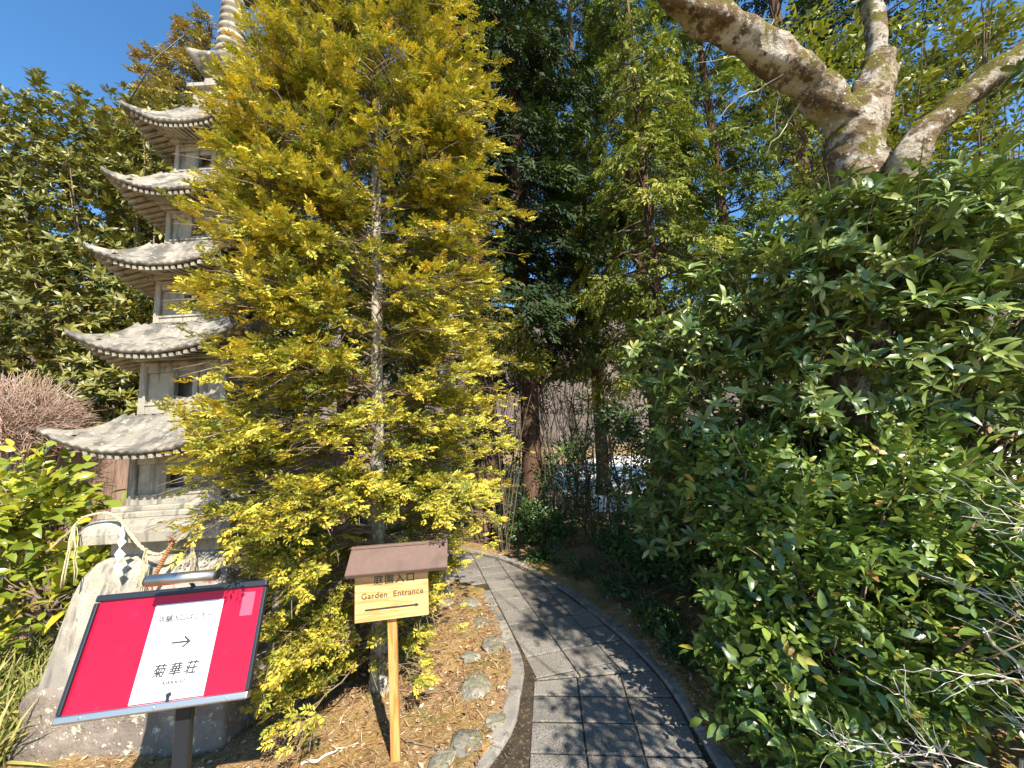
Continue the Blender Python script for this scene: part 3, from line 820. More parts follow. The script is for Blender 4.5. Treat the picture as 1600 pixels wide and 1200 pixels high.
# ------------------------------------------------------------------ red information lectern
SW, SH, SYAW, STILT = 0.62, 0.394, RAD(9.6), RAD(70.6)
sc0 = Vector((-1.367, 1.613, 0.859))
base0 = Vector((-1.335, 1.72, 0.0))
lect = empty("sign_lectern", base0, "red sign board with white notice and lamp bar on a dark stand", "sign")
BF = frame_at(lect, sc0, SYAW, STILT)
def on_board(name, me, mat, x, y, z, label=None, par=None):
    o = link(name, me, mat, par or lect, loc=(0, 0, 0))
    o.matrix_parent_inverse = Matrix.Identity(4)
    o.matrix_basis = Matrix.Translation(-base0) @ BF @ Matrix.Translation((x, y, z)) if par is None else Matrix.Translation((x, y, z))
    if label: o["label"] = label
    return o
def boxme(name, s, bev=0.002, seg=2):
    bm = bmesh.new(); add_box(bm, (0, 0, 0), s, bev, seg=seg); return bm_mesh(name, bm)
on_board("back_panel", boxme("back_panel", (SW - 0.01, SH - 0.01, 0.012)), dark_metal, 0, 0, -0.014)
on_board("red_panel", boxme("red_panel", (SW - 0.02, SH - 0.02, 0.006), 0.0005, 1), red, 0, 0, -0.003, "glossy crimson poster ground")
on_board("frame_bar", boxme("frame_bar", (SW, 0.024, 0.028), 0.005), dark_metal, 0, SH / 2 - 0.008, 0.0)
on_board("frame_bar", boxme("frame_bar", (SW + 0.004, 0.026, 0.032), 0.006, 3), metal_mat, 0, -SH / 2 + 0.008, 0.0, "silver lower frame bar")
for sx in (-1, 1):
    on_board("frame_bar", boxme("frame_bar", (0.014, SH - 0.045, 0.024), 0.003), dark_metal, sx * (SW / 2 - 0.006), -0.001, 0.0)
for q in (-0.23, 0.0, 0.24):
    bm = bmesh.new(); bmesh.ops.create_cone(bm, cap_ends=True, segments=12, radius1=0.0045, radius2=0.0035, depth=0.005)
    on_board("screw", bm_mesh("screw", bm, False), metal_mat, q, -SH / 2 + 0.008, 0.0175)
bm = bmesh.new(); bmesh.ops.create_cone(bm, cap_ends=True, segments=14, radius1=0.009, radius2=0.007, depth=0.010)
add_box(bm, (0, -0.012, 0), (0.009, 0.016, 0.008), 0.001)
on_board("lock", bm_mesh("lock", bm), dark_metal, 0.035, -SH / 2 + 0.040, 0.005)
bm = bmesh.new(); add_box(bm, (0, 0, 0), (0.245, 0.318, 0.0016), 0)
sheet = on_board("notice_sheet", bm_mesh("notice_sheet", bm), plain_mat("notice_white", (0.62, 0.63, 0.67), 0.5), 0.030, -0.014, 0.0018, "white notice with black writing and an arrow")
on_board("lettering", text_mesh("店舗入口はこちら", 0.0250, 0, 0.0004), plain_mat("grey_ink", (0.05, 0.05, 0.055), 0.6), 0.0, 0.105, 0.0015, par=sheet)
bm = bmesh.new()
add_box(bm, (-0.004, 0, 0), (0.060, 0.0062, 0.0008), 0)
for sg in (1, -1):
    add_box(bm, (0.0175, sg * 0.0085, 0.0001 * sg), (0.030, 0.0062, 0.0009), 0, Matrix.Rotation(-sg * RAD(40), 3, 'Z'))
on_board("arrow", bm_mesh("arrow", bm), ink_mat, 0.004, 0.022, 0.0017, par=sheet)
on_board("lettering", text_mesh("菊 華 荘", 0.045, 0.16, 0.0007, 0.92), ink_mat, 0.004, -0.068, 0.0015, par=sheet)
on_board("lettering", text_mesh("KIKKA SO", 0.0155, 0, 0.00045, 1.15), ink_mat, 0.012, -0.106, 0.0015, par=sheet)
# pale rectangle stuck under the acrylic at the upper corner
o = on_board("faded_patch", boxme("faded_patch", (0.046, 0.085, 0.0006), 0), plain_mat("faded_red", (0.72, 0.07, 0.11), 0.35), 0.245, 0.118, 0.0006, "paler rectangular patch near the corner")
# lamp bar on its arm
bm = bmesh.new(); bmesh.ops.create_cone(bm, cap_ends=True, segments=28, radius1=0.021, radius2=0.021, depth=0.235)
me = bm_mesh("lamp_bar", bm, False)
for p in me.polygons: p.use_smooth = len(p.vertices) == 4
lamp = on_board("lamp_bar", me, metal_mat, 0.028, SH / 2 + 0.034, 0.095, "polished tubular lamp above the board")
_lp = base0 + lamp.matrix_basis.translation
_lp2 = _lp + (Vector((0, 0, CAM_H)) - _lp) * 0.028
lamp.matrix_basis = Matrix.Translation(_lp2 - _lp) @ lamp.matrix_basis @ Matrix.Rotation(RAD(90), 4, 'Y')
_la = BF.inverted() @ _lp2
for sx in (-1, 1):
    bm = bmesh.new(); bmesh.ops.create_cone(bm, cap_ends=True, segments=20, radius1=0.0175, radius2=0.0175, depth=0.008)
    oc = link("end_cap", bm_mesh("end_cap", bm), dark_metal, lamp, loc=(0, 0, sx * 0.1205))
w_ = Wood(); w_.add(np.array([[0.032, SH / 2 - 0.005, 0.0], [0.032, SH / 2 + 0.02, 0.04], [_la.x, _la.y, _la.z - 0.015]]), 0.007, 8)
on_board("lamp_arm", w_.mesh("lamp_arm"), dark_metal, 0, 0, 0)
bm = bmesh.new()
rz = Matrix.Rotation(SYAW, 3, 'Z')
add_box(bm, (0, 0.0, 0.42), (0.055, 0.032, 0.84), 0.004, rz)
link("post", bm_mesh("post", bm), dark_metal, lect, loc=(0, -0.06, 0))
bm = bmesh.new(); add_box(bm, (0, 0, 0.006), (0.34, 0.30, 0.012), 0.003, rz)
link("base_plate", bm_mesh("base_plate", bm), dark_metal, lect, loc=(0, 0, 0.02))
bm = bmesh.new(); add_box(bm, (0, 0, 0), (0.10, 0.08, 0.03), 0.004)
on_board("bracket", bm_mesh("bracket", bm), dark_metal, 0.03, -0.02, -0.036)

# ------------------------------------------------------------------ wooden garden sign
gc = Vector((-0.676, 2.140, 0.804)); GYAW = RAD(8.5)
gs = empty("garden_sign", (gc.x + 0.005, gc.y + 0.03, 0.0), "small roofed wooden sign on a post pointing to the garden", "sign")
GB = Matrix.Translation(gc) @ Matrix.Rotation(GYAW, 4, 'Z') @ Matrix.Rotation(RAD(90), 4, 'X') @ Matrix.Rotation(RAD(0.6), 4, 'Z')
def on_sign(name, me, mat, x, y, z, par=None, rot=None):
    o = link(name, me, mat, par or gs, loc=(0, 0, 0))
    o.matrix_basis = Matrix.Translation((x, y, z)) if par is not None else Matrix.Translation(-Vector(gs.location)) @ GB @ Matrix.Translation((x, y, z))
    if rot is not None: o.matrix_basis = o.matrix_basis @ rot
    return o
panel = on_sign("board", boxme("board", (0.373, 0.24, 0.026), 0.003), board_wood, 0, 0.012, -0.013)
on_sign("lettering", text_mesh("庭園入口", 0.05, 0, 0.0003, 1.16), ink_mat, 0.014, 0.075, 0.0138, panel)
on_sign("lettering", text_mesh("Garden  Entrance", 0.0415, 0, 0.0003, 1.06), plain_mat("brown_ink", (0.05, 0.035, 0.02), 0.6), 0.004, 0.004, 0.0138, panel)
bm = bmesh.new()
add_box(bm, (-0.008, 0, 0), (0.255, 0.009, 0.0008), 0)
vs = [bm.verts.new(p) for p in ((0.119, 0.0105, 0.0004), (0.119, -0.0105, 0.0004), (0.139, 0, 0.0004))]; bm.faces.new(vs[::-1])
on_sign("arrow", bm_mesh("arrow", bm), ink_mat, 0.0, -0.062, 0.0138, panel)
# roof: two sloping sheets and a ridge
def roof_sheet(sg):
    bm = bmesh.new()
    add_box(bm, (0, 0, 0), (0.51, 0.16, 0.010), 0.002)
    add_box(bm, (0, -0.0785, -0.010), (0.51, 0.006, 0.022), 0.001)
    return bm_mesh("roof_sheet", bm)
for sg in (1, -1):
    o = link("roof_sheet", roof_sheet(sg), roof_paint, gs, loc=(0, 0, 0))
    L_ = Matrix.Translation(-Vector(gs.location)) @ Matrix.Translation(gc) @ Matrix.Rotation(GYAW, 4, 'Z') @ Matrix.Rotation(0 if sg > 0 else math.pi, 4, 'Z')
    o.matrix_basis = L_ @ Matrix.Translation((0.035 if sg > 0 else -0.035, -0.0635 + (0.062 if sg > 0 else -0.062), 0.192)) @ Matrix.Rotation(RAD(36), 4, 'X')
bm = bmesh.new(); add_box(bm, (0.035, 0, 0), (0.51, 0.03, 0.014), 0.003)
o = link("ridge_cap", bm_mesh("ridge_cap", bm), roof_paint, gs, loc=(0, 0, 0))
o.matrix_basis = Matrix.Translation(-Vector(gs.location)) @ Matrix.Translation(gc) @ Matrix.Rotation(GYAW, 4, 'Z') @ Matrix.Translation((0, 0.062, 0.244))
bm = bmesh.new(); add_box(bm, (0, 0, 0.48), (0.046, 0.040, 0.98), 0.003, Matrix.Rotation(GYAW, 3, 'Z'))
o = link("post", bm_mesh("post", bm), post_wood, gs, loc=(0.0, 0.02, -0.02))
o.rotation_euler = (0, RAD(-1.5), 0)
# ------------------------------------------------------------------ foliage builders
UP = np.array([0.0, 0.0, 1.0])
SPRIGS = [spray_tpl(9, 0.36, 0.125, 50, s, 0.05, 0.06) for s in range(5)]
FRONDS = [spray_tpl(7, 0.42, 0.13, 46, 10 + s, 0.35, 0.05) for s in range(4)]
def unit(n, r): return norm(r.normal(size=(n, 3)))
def in_view(P):
    """what a camera here, or a step aside, could see"""
    px, py, zc = project(P)
    return (zc > 0.15) & (px > -260) & (px < 1860) & (py > -260) & (py < 1480)

def layered_conifer(root, trunk, z0, z1, radius, nb, sprig, mat, bark, seed, r_tr, lean_up=0.12, keep=None, lat_n=11, step=0.020, tips=0.75, twist=0.25, tr_wob=0.006, sides=14, lat_frac=0.46, extra=0, gaps=-0.42, clear_front=False, tier=0.0):
    """trunk with flat layered branch sprays. radius(z, az) -> reach"""
    r = np.random.default_rng(seed)
    w = Wood(); tp = np.asarray(trunk, float)
    tr = spline(tp, 40); zz = tr[:, 2]
    rad = r_tr * np.clip(1 - 0.80 * (zz - zz[0]) / (zz[-1] - zz[0]), 0.08, 1) * (1 + 0.55 * np.exp(-(zz - zz[0]) / 0.10))
    V, Q, T = tube(tr, rad, sides)
    V = V + (wob(V, 26, seed)[:, None] * norm(V - np.column_stack([np.interp(V[:, 2], zz, tr[:, 0]), np.interp(V[:, 2], zz, tr[:, 1]), V[:, 2]]))) * tr_wob
    link("trunk", np_mesh("trunk", V, [Q, T], smooth=True), bark, root)
    P, D, N, S, K = [], [], [], [], []
    for i in range(nb + extra):
        z = z0 + (z1 - z0) * ((i + r.uniform(0, 1)) / nb)
        az = i * 2.39996 + r.normal() * 0.3
        if i >= nb:
            z = 0.3 + 5.0 * (i - nb + r.uniform(0, 1)) / extra
            az = RAD(r.normal(218, 22) if i % 4 else r.normal(92, 24))
        if tier:
            of = 0.5 * tier * math.sin(2 * az + 1.0); z = max(z0, round((z + of) / tier) * tier - of + r.normal() * 0.028)
        R = radius(z, az)
        if R < 0.08: continue
        R *= r.uniform(0.72, 1.06)
        o = np.array([np.interp(z, zz, tr[:, 0]), np.interp(z, zz, tr[:, 1]), z])
        out = np.array([math.sin(az), math.cos(az), 0]); sd = np.array([out[1], -out[0], 0])
        rise = lean_up * R * r.uniform(0.2, 1.6)
        tip = o + out * R + UP * rise
        bp = bez(o, tip, 0.06 * R, 8, 0.012 * R, r)
        bp[:, 2] -= 0.10 * R * np.linspace(0, 1, 8) ** 2
        w.add(bp, np.linspace(0.004 + 0.0055 * R, 0.0016, 8), 5)
        tilt = r.normal() * 0.16
        for q in range(lat_n):
            f = 0.20 + 0.80 * (q + r.uniform(0, 0.9)) / lat_n
            b = np.array([np.interp(f, np.linspace(0, 1, 8), bp[:, k]) for k in range(3)])
            s = 1 if q % 2 else -1
            ang = r.uniform(0.5, 1.05)
            d = out * math.cos(ang) + sd * s * math.sin(ang) + UP * (tilt * s + r.normal() * twist * 0.5)
            if q == lat_n - 1: d = out + UP * r.normal() * 0.1
            d = norm(d); ln = R * lat_frac * (1.05 - 0.62 * f) * r.uniform(0.7, 1.25) + 0.05
            e = b + d * ln
            if keep is not None and not keep(e): continue
            lp = bez(b, e, 0.03 * ln, 4, 0.02 * ln, r); lp[:, 2] -= 0.12 * ln * np.linspace(0, 1, 4) ** 2
            w.add(lp, np.linspace(0.0030, 0.0012, 4), 3)
            m = max(3, int(ln / step))
            t = (np.arange(m) + r.uniform(0, 1, m)) / m
            t = 0.18 + 0.82 * t
            pos = np.stack([np.interp(t, np.linspace(0, 1, 4), lp[:, k]) for k in range(3)], -1)
            lat = norm(np.cross(d, UP))
            sg = np.where(np.arange(m) % 2 == 0, 1, -1)
            aa = r.uniform(0.25, 0.95, m) * sg
            dd = d * np.cos(aa)[:, None] + lat * np.sin(aa)[:, None] + r.normal(size=(m, 3)) * twist
            dd[-1] = d
            pos = pos + r.normal(size=(m, 3)) * np.array([0.012, 0.012, 0.011])
            dd = dd + UP * r.uniform(-0.10, 0.32, m)[:, None]
            P.append(pos); D.append(dd); N.append(UP + r.normal(size=(m, 3)) * 0.40 + out * 0.35)
            S.append(sprig * r.uniform(0.7, 1.25, m))
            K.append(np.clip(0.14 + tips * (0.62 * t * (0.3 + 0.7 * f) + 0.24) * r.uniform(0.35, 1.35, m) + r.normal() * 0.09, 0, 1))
    P, D, N, S, K = np.vstack(P), np.vstack(D), np.vstack(N), np.concatenate(S), np.concatenate(K)
    m = wob(P * [1, 1, 2.3], 2.9, seed + 5) + 0.16 * r.normal(size=len(P)) > gaps
    if clear_front:          # thinned in front of the stem
        tx, ty = np.interp(P[:, 2], zz, tr[:, 0]), np.interp(P[:, 2], zz, tr[:, 1])
        side = np.abs(P[:, 0] - tx * P[:, 1] / ty)
        m &= ~((P[:, 1] < ty) & (side < 0.08) & (P[:, 2] > 1.45) & (P[:, 2] < 3.3) & (wob(P * [1, 1, 1.6], 3.0, 77) < 0.05))
    if keep is not None:
        m &= np.array([keep(p) for p in P])
    m &= in_view(P)
    P, D, N, S, K = P[m], D[m], N[m], S[m], K[m]
    link("branches", w.mesh("branches"), bark_mid, root)
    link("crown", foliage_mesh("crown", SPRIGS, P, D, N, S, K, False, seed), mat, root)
    return len(P)

def lobe_points(lobes, n, r, shell=0.16, lump=0.16, f=3.0, seed=0, zmin=0.02):
    """points near the lumpy surface of ellipsoid lobes and the outward directions"""
    lobes = np.array(lobes, float)
    vol = (lobes[:, 3] * lobes[:, 4] * lobes[:, 5]) ** (2 / 3); pk = r.choice(len(lobes), n, p=vol / vol.sum())
    u = unit(n, r)
    rr = np.clip(1 - np.abs(r.normal(size=n)) * shell, 0.05, 1) * (1 + lump * wob(u * 2.0 + pk[:, None] * 3.1, f, seed))
    c, s = lobes[pk, :3], lobes[pk, 3:6]
    P = c + u * s * rr[:, None]
    O = norm(u / s)
    keep = np.ones(n, bool)
    for i, L_ in enumerate(lobes):      # drop points deep inside another lobe
        d = (((P - L_[:3]) / L_[3:6]) ** 2).sum(-1)
        keep &= ~((d < 0.45) & (pk != i))
    keep &= P[:, 2] > zmin
    return P[keep], O[keep], rr[keep]

def rosettes(P, O, r, k=7, size=0.10, spread=(0.9, 1.45), upb=0.7):
    n = len(P)
    A = norm(O * 0.55 + UP * upb + r.normal(size=(n, 3)) * 0.35)
    e1 = norm(np.cross(A, r.normal(size=(n, 3)))); e2 = np.cross(A, e1)
    kk = np.repeat(np.arange(n), k)
    th = np.tile(np.arange(k) * 2.39996, n) + np.repeat(r.uniform(0, 6.28, n), k) + r.normal(size=n * k) * 0.2
    el = r.uniform(spread[0], spread[1], n * k) * np.tile(np.linspace(0.72, 1.08, k), n)
    rad = np.cos(th)[:, None] * e1[kk] + np.sin(th)[:, None] * e2[kk]
    D = A[kk] * np.cos(el)[:, None] + rad * np.sin(el)[:, None]
    N = A[kk] * np.sin(el)[:, None] - rad * np.cos(el)[:, None] + r.normal(size=(n * k, 3)) * 0.15
    S = size * r.uniform(0.7, 1.2, n * k) * np.repeat(r.uniform(0.8, 1.15, n), k)
    PP = P[kk] - A[kk] * np.tile(np.linspace(0, 0.02, k), n)[:, None]
    rv = np.clip(np.repeat(r.beta(2, 3, n), k) * 0.7 + r.uniform(0, 0.35, n * k), 0, 0.93)
    hi = r.random(n * k) < 0.025; rv[hi] = r.uniform(0.93, 1, hi.sum())
    return PP, D, N, S, rv
def alternate(P, O, r, k=6, size=0.07, length=0.14, upb=0.35):
    n = len(P)
    A = norm(O * 0.8 + UP * upb + r.normal(size=(n, 3)) * 0.45)
    lat = norm(np.cross(A, UP + r.normal(size=(n, 3)) * 0.3)); nn = norm(np.cross(lat, A)); nn *= np.sign(nn[:, 2:3] + 1e-6)
    kk = np.repeat(np.arange(n), k); j = np.tile(np.arange(k), n)
    t = j / (k - 1.0)
    sg = np.where(j % 2 == 0, 1, -1)
    an = np.where(j == k - 1, 0.1, r.uniform(0.6, 1.1, n * k)) * sg
    D = A[kk] * np.cos(an)[:, None] + lat[kk] * np.sin(an)[:, None] + nn[kk] * r.normal(size=(n * k, 1)) * 0.25 - UP * 0.12
    N = nn[kk] + r.normal(size=(n * k, 3)) * 0.35
    S = size * r.uniform(0.55, 1.2, n * k) * np.repeat(r.uniform(0.7, 1.25, n), k)
    PP = P[kk] - A[kk] * ((1 - t) * length)[:, None]
    rv = np.clip(np.repeat(r.beta(2, 3, n), k) * 0.7 + r.uniform(0, 0.35, n * k), 0, 0.93)
    hi = r.random(n * k) < 0.03; rv[hi] = r.uniform(0.93, 1, hi.sum())
    return PP, D, N, S, rv

def front_leaves(P, D, S, count):
    """indices of the leaves that show largest in the photograph: nearest per small cell, then by size"""
    px, py, zc = project(P + norm(D) * S[:, None] * 0.5)
    ok = np.where((px > 0) & (px < 1600) & (py > 0) & (py < 1200) & (zc > 0.3))[0]
    if len(ok) == 0: return ok
    cell = (px[ok] // 14).astype(int) * 1000 + (py[ok] // 14).astype(int)
    order = np.argsort(zc[ok]); _, first = np.unique(cell[order], return_index=True)
    vis = ok[order[first]]
    return vis[np.argsort(-(S[vis] / zc[vis]))][:count]
def leafy(root, gen, tpls, mat, seed, single=0):
    P, D, N, S, K = gen
    if single:
        idx = front_leaves(P, D, S, single)
        r = np.random.default_rng(seed)
        lib = []
        for i in range(12):
            V, Q, T = tpls[i % len(tpls)]
            rv = np.full(len(V), np.clip(i / 12 * 0.95 + 0.02, 0, 1))
            me = np_mesh("leaf", V, [Q, T], rv, True); me.materials.append(mat); lib.append(me)
        R = frames(D[idx], N[idx]); off = -Vector(root.location)
        for q, i in enumerate(idx):
            me = lib[min(11, max(0, int((K[i] - 0.02) / 0.95 * 12)))]
            o = bpy.data.objects.new("leaf", me); COL.objects.link(o); o.parent = root
            m4 = Matrix(R[q].tolist()).to_4x4() @ Matrix.Scale(float(S[i]), 4)
            m4.translation = Vector(P[i]) + off
            o.matrix_basis = m4
        keep = np.ones(len(P), bool); keep[idx] = False
        P, D, N, S, K = P[keep], D[keep], N[keep], S[keep], K[keep]
    o = link("leaves", foliage_mesh("leaves", tpls, P, D, N, S, K, True, seed), mat, root)
    o["kind"] = "stuff"
    return o
def stems(root, base, tips, r0, bark, seed, name="stems", jit=0.03, r1=0.004):
    r = np.random.default_rng(seed); w = Wood()
    base = np.asarray(base, float)
    for t in tips:
        b = base + r.normal(size=3) * np.array([0.08, 0.08, 0]); t = np.asarray(t, float)
        mid = (b + t) / 2 + r.normal(size=3) * jit * 3 + UP * 0.05
        w.add(spline([b, mid, t], 9) , np.linspace(r0, r1, 9), 6)
        for _ in range(3):
            f = r.uniform(0.4, 0.9); s = b + (t - b) * f + (mid - (b + t) / 2) * (1 - abs(2 * f - 1))
            e = s + (t - b) * 0.25 + r.normal(size=3) * 0.16
            w.add(bez(s, e, 0.0, 5, 0.012, r), np.linspace(r0 * 0.5, r1 * 0.6, 5), 5)
    return link(name, w.mesh(name, 0.003, 18, seed), bark, root)
def shrub(name, loc, label, cat, lobes, n, kind, size, mat, seed, tpls, single=0, group=None, shell=0.16, lump=0.16, k=7, bark=None, stem_r=0.016, inner=0.25, f=3.0, cull=True, **kw):
    r = np.random.default_rng(seed)
    root = empty(name, loc, label, cat, group)
    P, O, _ = lobe_points(lobes, n, r, shell, lump, f, seed)
    P2, O2, _ = lobe_points(lobes, int(n * inner), r, 0.5, lump, f, seed)
    P, O = np.vstack([P, P2]), np.vstack([O, O2])
    if cull:
        m = in_view(P); P, O = P[m], O[m]
    gen = rosettes(P, O, r, k, size, **kw) if kind == 'rosette' else alternate(P, O, r, k, size, **kw)
    leafy(root, gen, tpls, mat, seed, single)
    L_ = np.array(lobes, float)
    tips = []
    for l in L_:
        for _ in range(5):
            tips.append(l[:3] + unit(1, r)[0] * l[3:6] * 0.6)
    tips = [t for t in tips if t[2] > 0.25] or tips
    stems(root, loc, tips, stem_r, bark or bark_dark, seed)
    return root

CAM_T = [leaf_tpl(0.46, 0.16, d, 0.42, 0.66) for d in (0.05, 0.14, 0.24, 0.32)]
RHO_T = [leaf_tpl(0.30, 0.20, d, 0.55, 0.86) for d in (0.05, 0.14, 0.22, 0.30)]
LONG_T = [leaf_tpl(0.27, 0.22, d, 0.45, 0.66) for d in (0.1, 0.25, 0.4)]
MID_T = []
for w_, d_ in ((0.44, 0.08), (0.40, 0.2), (0.48, 0.3)):
    MID_T.append((np.array([[0, 0, 0], [-w_ / 2, 0.48, 0.2 * w_], [w_ / 2, 0.48, 0.2 * w_], [0, 1, -d_], [0, 0.5, 0.0]]), np.zeros((0, 4), int), np.array([[0, 4, 1], [0, 2, 4], [1, 4, 3], [4, 2, 3]])))
MIDN_T = [(V * np.array([0.68, 1, 0.8]), Q, T) for V, Q, T in MID_T]
SM_T = [small_leaf_tpl(0.48, 0.22, d) for d in (0.05, 0.15, 0.25)]

# ------------------------------------------------------------------ yellow-green hemlock in the middle of the bed
hb = on_ground(594, 1078)
hem = empty("hemlock_tree", hb, "large yellow green conifer with pale flaking trunk behind the garden sign", "tree")
ht = [hb + Vector((0, 0, -0.05)), hb + Vector((-0.015, 0, 0.5)), at(590, 676, hb.y), at(589, 480, hb.y), at(588, 300, hb.y), at(592, 120, hb.y), at(596, -120, hb.y + 0.02), at(600, -330, hb.y + 0.05)]
ZR = np.array([0.15, 0.4, 0.8, 1.2, 1.6, 2.1, 2.7, 3.3, 3.9, 4.5, 5.1, 5.8, 6.3])
RL = np.array([0.74, 0.82, 1.00, 1.16, 1.25, 1.18, 1.15, 1.18, 1.12, 1.0, 0.85, 0.55, 0.2])
RR = np.array([0.35, 0.42, 0.62, 0.78, 0.80, 0.82, 0.85, 0.92, 0.98, 0.86, 0.70, 0.45, 0.2])
RF = np.array([0.55, 0.55, 0.55, 0.60, 0.42, 0.40, 0.45, 0.55, 0.85, 0.95, 0.85, 0.55, 0.2])
def hem_radius(z, az):
    # az measured from +y towards +x; facing directions: left-front 225 deg, right 90-100 deg, towards the camera 161 deg
    def lobe(c, wd): 
        d = (math.degrees(az) - c + 180) % 360 - 180
        return math.exp(-(d / wd) ** 2)
    L_, R_, F_ = lobe(228, 48), lobe(90, 55), lobe(160, 24)
    bk = lobe(340, 75) * 0.9
    a = np.interp(z, ZR, RL), np.interp(z, ZR, RR), np.interp(z, ZR, RF)
    ws = L_ + R_ + F_ * 1.2 + bk + 1e-4
    return (L_ * a[0] + R_ * a[1] + 1.2 * F_ * a[2] + bk * 0.75 * (a[0] + a[1]) / 2) / ws
def hem_keep(p):
    x, y, z = p[0] - PX, p[1] - PY, p[2]
    if z < 0.06: return False
    if abs(x) < 0.66 and abs(y) < 0.66: return False
    lim = np.interp(z, [0.0, 0.7, 1.0, 1.15, 1.3, 1.6, 1.9, 3.0, 4.0, 4.5, 5.0, 6.0], [0.66, 0.66, 0.68, 0.78, 0.92, 0.90, 0.84, 0.87, 0.82, 0.70, 0.60, 0.56])
    if p[0] < -(lim + 0.055 * math.sin(11.0 * z) + 0.035 * math.sin(23 * z + 5 * p[1])) * p[1]: return False   # trimmed clear of the pagoda and the red sign
    if abs(p[0] + 0.68) < 0.28 and 1.92 < p[1] < 2.25 and z < 1.05: return False       # clear of the sign
    if abs(p[0] + 0.66) < 0.21 and p[1] < 2.2 and 0.50 < z < 0.98: return False
    return True
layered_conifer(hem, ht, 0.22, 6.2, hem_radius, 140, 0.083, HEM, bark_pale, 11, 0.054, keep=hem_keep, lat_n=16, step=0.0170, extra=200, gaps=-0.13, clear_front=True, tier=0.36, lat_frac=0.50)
# slender second conifer further back
tb = on_ground(692, 945)
hem2 = empty("hemlock_tree", tb, "slimmer yellow green conifer with pale trunk where the path bends away", "tree")
def r2(z, az):
    return np.interp(z, [0.4, 0.8, 1.4, 2.2, 3.0, 3.8, 4.4], [0.45, 0.72, 0.80, 0.85, 0.72, 0.45, 0.15])
layered_conifer(hem2, [tb + Vector((0, 0, -0.05)), tb + Vector((0.0, 0, 0.6)), at(698, 700, tb.y), at(704, 520, tb.y), at(704, 300, tb.y)], 0.55, 4.3, r2, 64, 0.08, HEM, bark_pale, 12, 0.075, lat_n=12, step=0.017, tier=0.62, gaps=-0.1)

# ------------------------------------------------------------------ tall cedars and cypresses behind
def big_conifer(name, loc, label, h, r_tr, zlow, reach, nb, mat, seed, frond=0.26, group="conifers behind the path", droop=0.35, bark=None, zmax=None, dens=1.0, lean=(0, 0), hang=0.5):
    r = np.random.default_rng(seed)
    root = empty(name, loc, label, "tree", group)
    loc = np.asarray(loc, float); top = loc + np.array([lean[0], lean[1], h])
    tr = bez(loc - UP * 0.1, top, 0, 30); tr[:, :2] += 0.02 * np.stack([np.sin(tr[:, 2] * 0.9 + seed), np.cos(tr[:, 2] * 0.7 + seed)], -1)
    q = np.linspace(0, 1, 30)
    rad = r_tr * (1 - 0.85 * q) * (1 + 0.5 * np.exp(-q * h / 0.25))
    V, Q, T = tube(tr, rad, 16); V = V + norm(V - np.column_stack([np.interp(V[:, 2], tr[:, 2], tr[:, 0]), np.interp(V[:, 2], tr[:, 2], tr[:, 1]), V[:, 2]])) * (0.012 * np.sin(np.arctan2(V[:, 1] - loc[1], V[:, 0] - loc[0]) * 9 + V[:, 2] * 0.6))[:, None]
    link("trunk", np_mesh("trunk", V, [Q, T], smooth=True), bark or bark_cedar, root)
    w = Wood(); P, D, N, S, K = [], [], [], [], []
    zt = zmax or h
    for i in range(nb):
        z = zlow + (zt - zlow) * (i + r.uniform()) / nb
        az = i * 2.39996 + r.normal() * 0.4
        R = reach * (1 - 0.80 * (max(0, (z - zlow)) / (h - zlow)) ** 1.5) * r.uniform(0.55, 1.15)
        o = np.array([np.interp(z, tr[:, 2], tr[:, 0]), np.interp(z, tr[:, 2], tr[:, 1]), z])
        out = np.array([math.sin(az), math.cos(az), 0])
        bp = bez(o, o + out * R + UP * R * r.uniform(-0.1, 0.25), 0.08 * R, 8, 0.02 * R, r); bp[:, 2] -= droop * R * np.linspace(0, 1, 8) ** 2
        w.add(bp, np.linspace(0.012 + 0.012 * R, 0.004, 8), 5)
        m = int(R * 40 * dens) + 8
        t = 0.25 + 0.75 * np.sqrt(r.uniform(0, 1, m))
        pos = np.stack([np.interp(t, np.linspace(0, 1, 8), bp[:, k]) for k in range(3)], -1)
        sd = np.array([out[1], -out[0], 0])
        spread = r.normal(size=m) * 0.26 * R * (1.15 - t)
        pos = pos + sd * spread[:, None] + UP * (r.normal(size=m) * 0.06)[:, None] - UP * (np.abs(spread) * 0.35)[:, None]
        dd = out * 0.7 + sd * (np.sign(spread) * r.uniform(0.1, 0.9, m))[:, None] - UP * hang * r.uniform(0.2, 1.3, m)[:, None] + r.normal(size=(m, 3)) * 0.25
        P.append(pos); D.append(dd); N.append(UP * 0.8 + out * 0.5 + r.normal(size=(m, 3)) * 0.45); S.append(frond * r.uniform(0.6, 1.3, m))
        K.append(np.clip(0.15 + 0.6 * t * r.uniform(0.3, 1.2, m) + r.normal() * 0.1, 0, 1))
    link("branches", w.mesh("branches"), bark_dark, root)
    P, D, N, S, K = np.vstack(P), np.vstack(D), np.vstack(N), np.concatenate(S), np.concatenate(K); m = in_view(P)
    link("crown", foliage_mesh("crown", FRONDS, P[m], D[m], N[m], S[m], K[m], False, seed), mat, root)
c1, c2 = on_ground(835, 822), on_ground(757, 840)
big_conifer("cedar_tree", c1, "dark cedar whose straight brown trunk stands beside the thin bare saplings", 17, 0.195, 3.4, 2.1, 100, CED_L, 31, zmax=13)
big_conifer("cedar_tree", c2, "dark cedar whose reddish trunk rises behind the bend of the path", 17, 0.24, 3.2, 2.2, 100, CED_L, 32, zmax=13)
big_conifer("cedar_tree", at(648, 700, 7.2) * 1.0 - Vector((0, 0, at(648, 700, 7.2).z)), "dark cedar with shaded trunk directly behind the yellow conifer", 17, 0.21, 3.2, 2.2, 60, CED_L, 33, zmax=13)
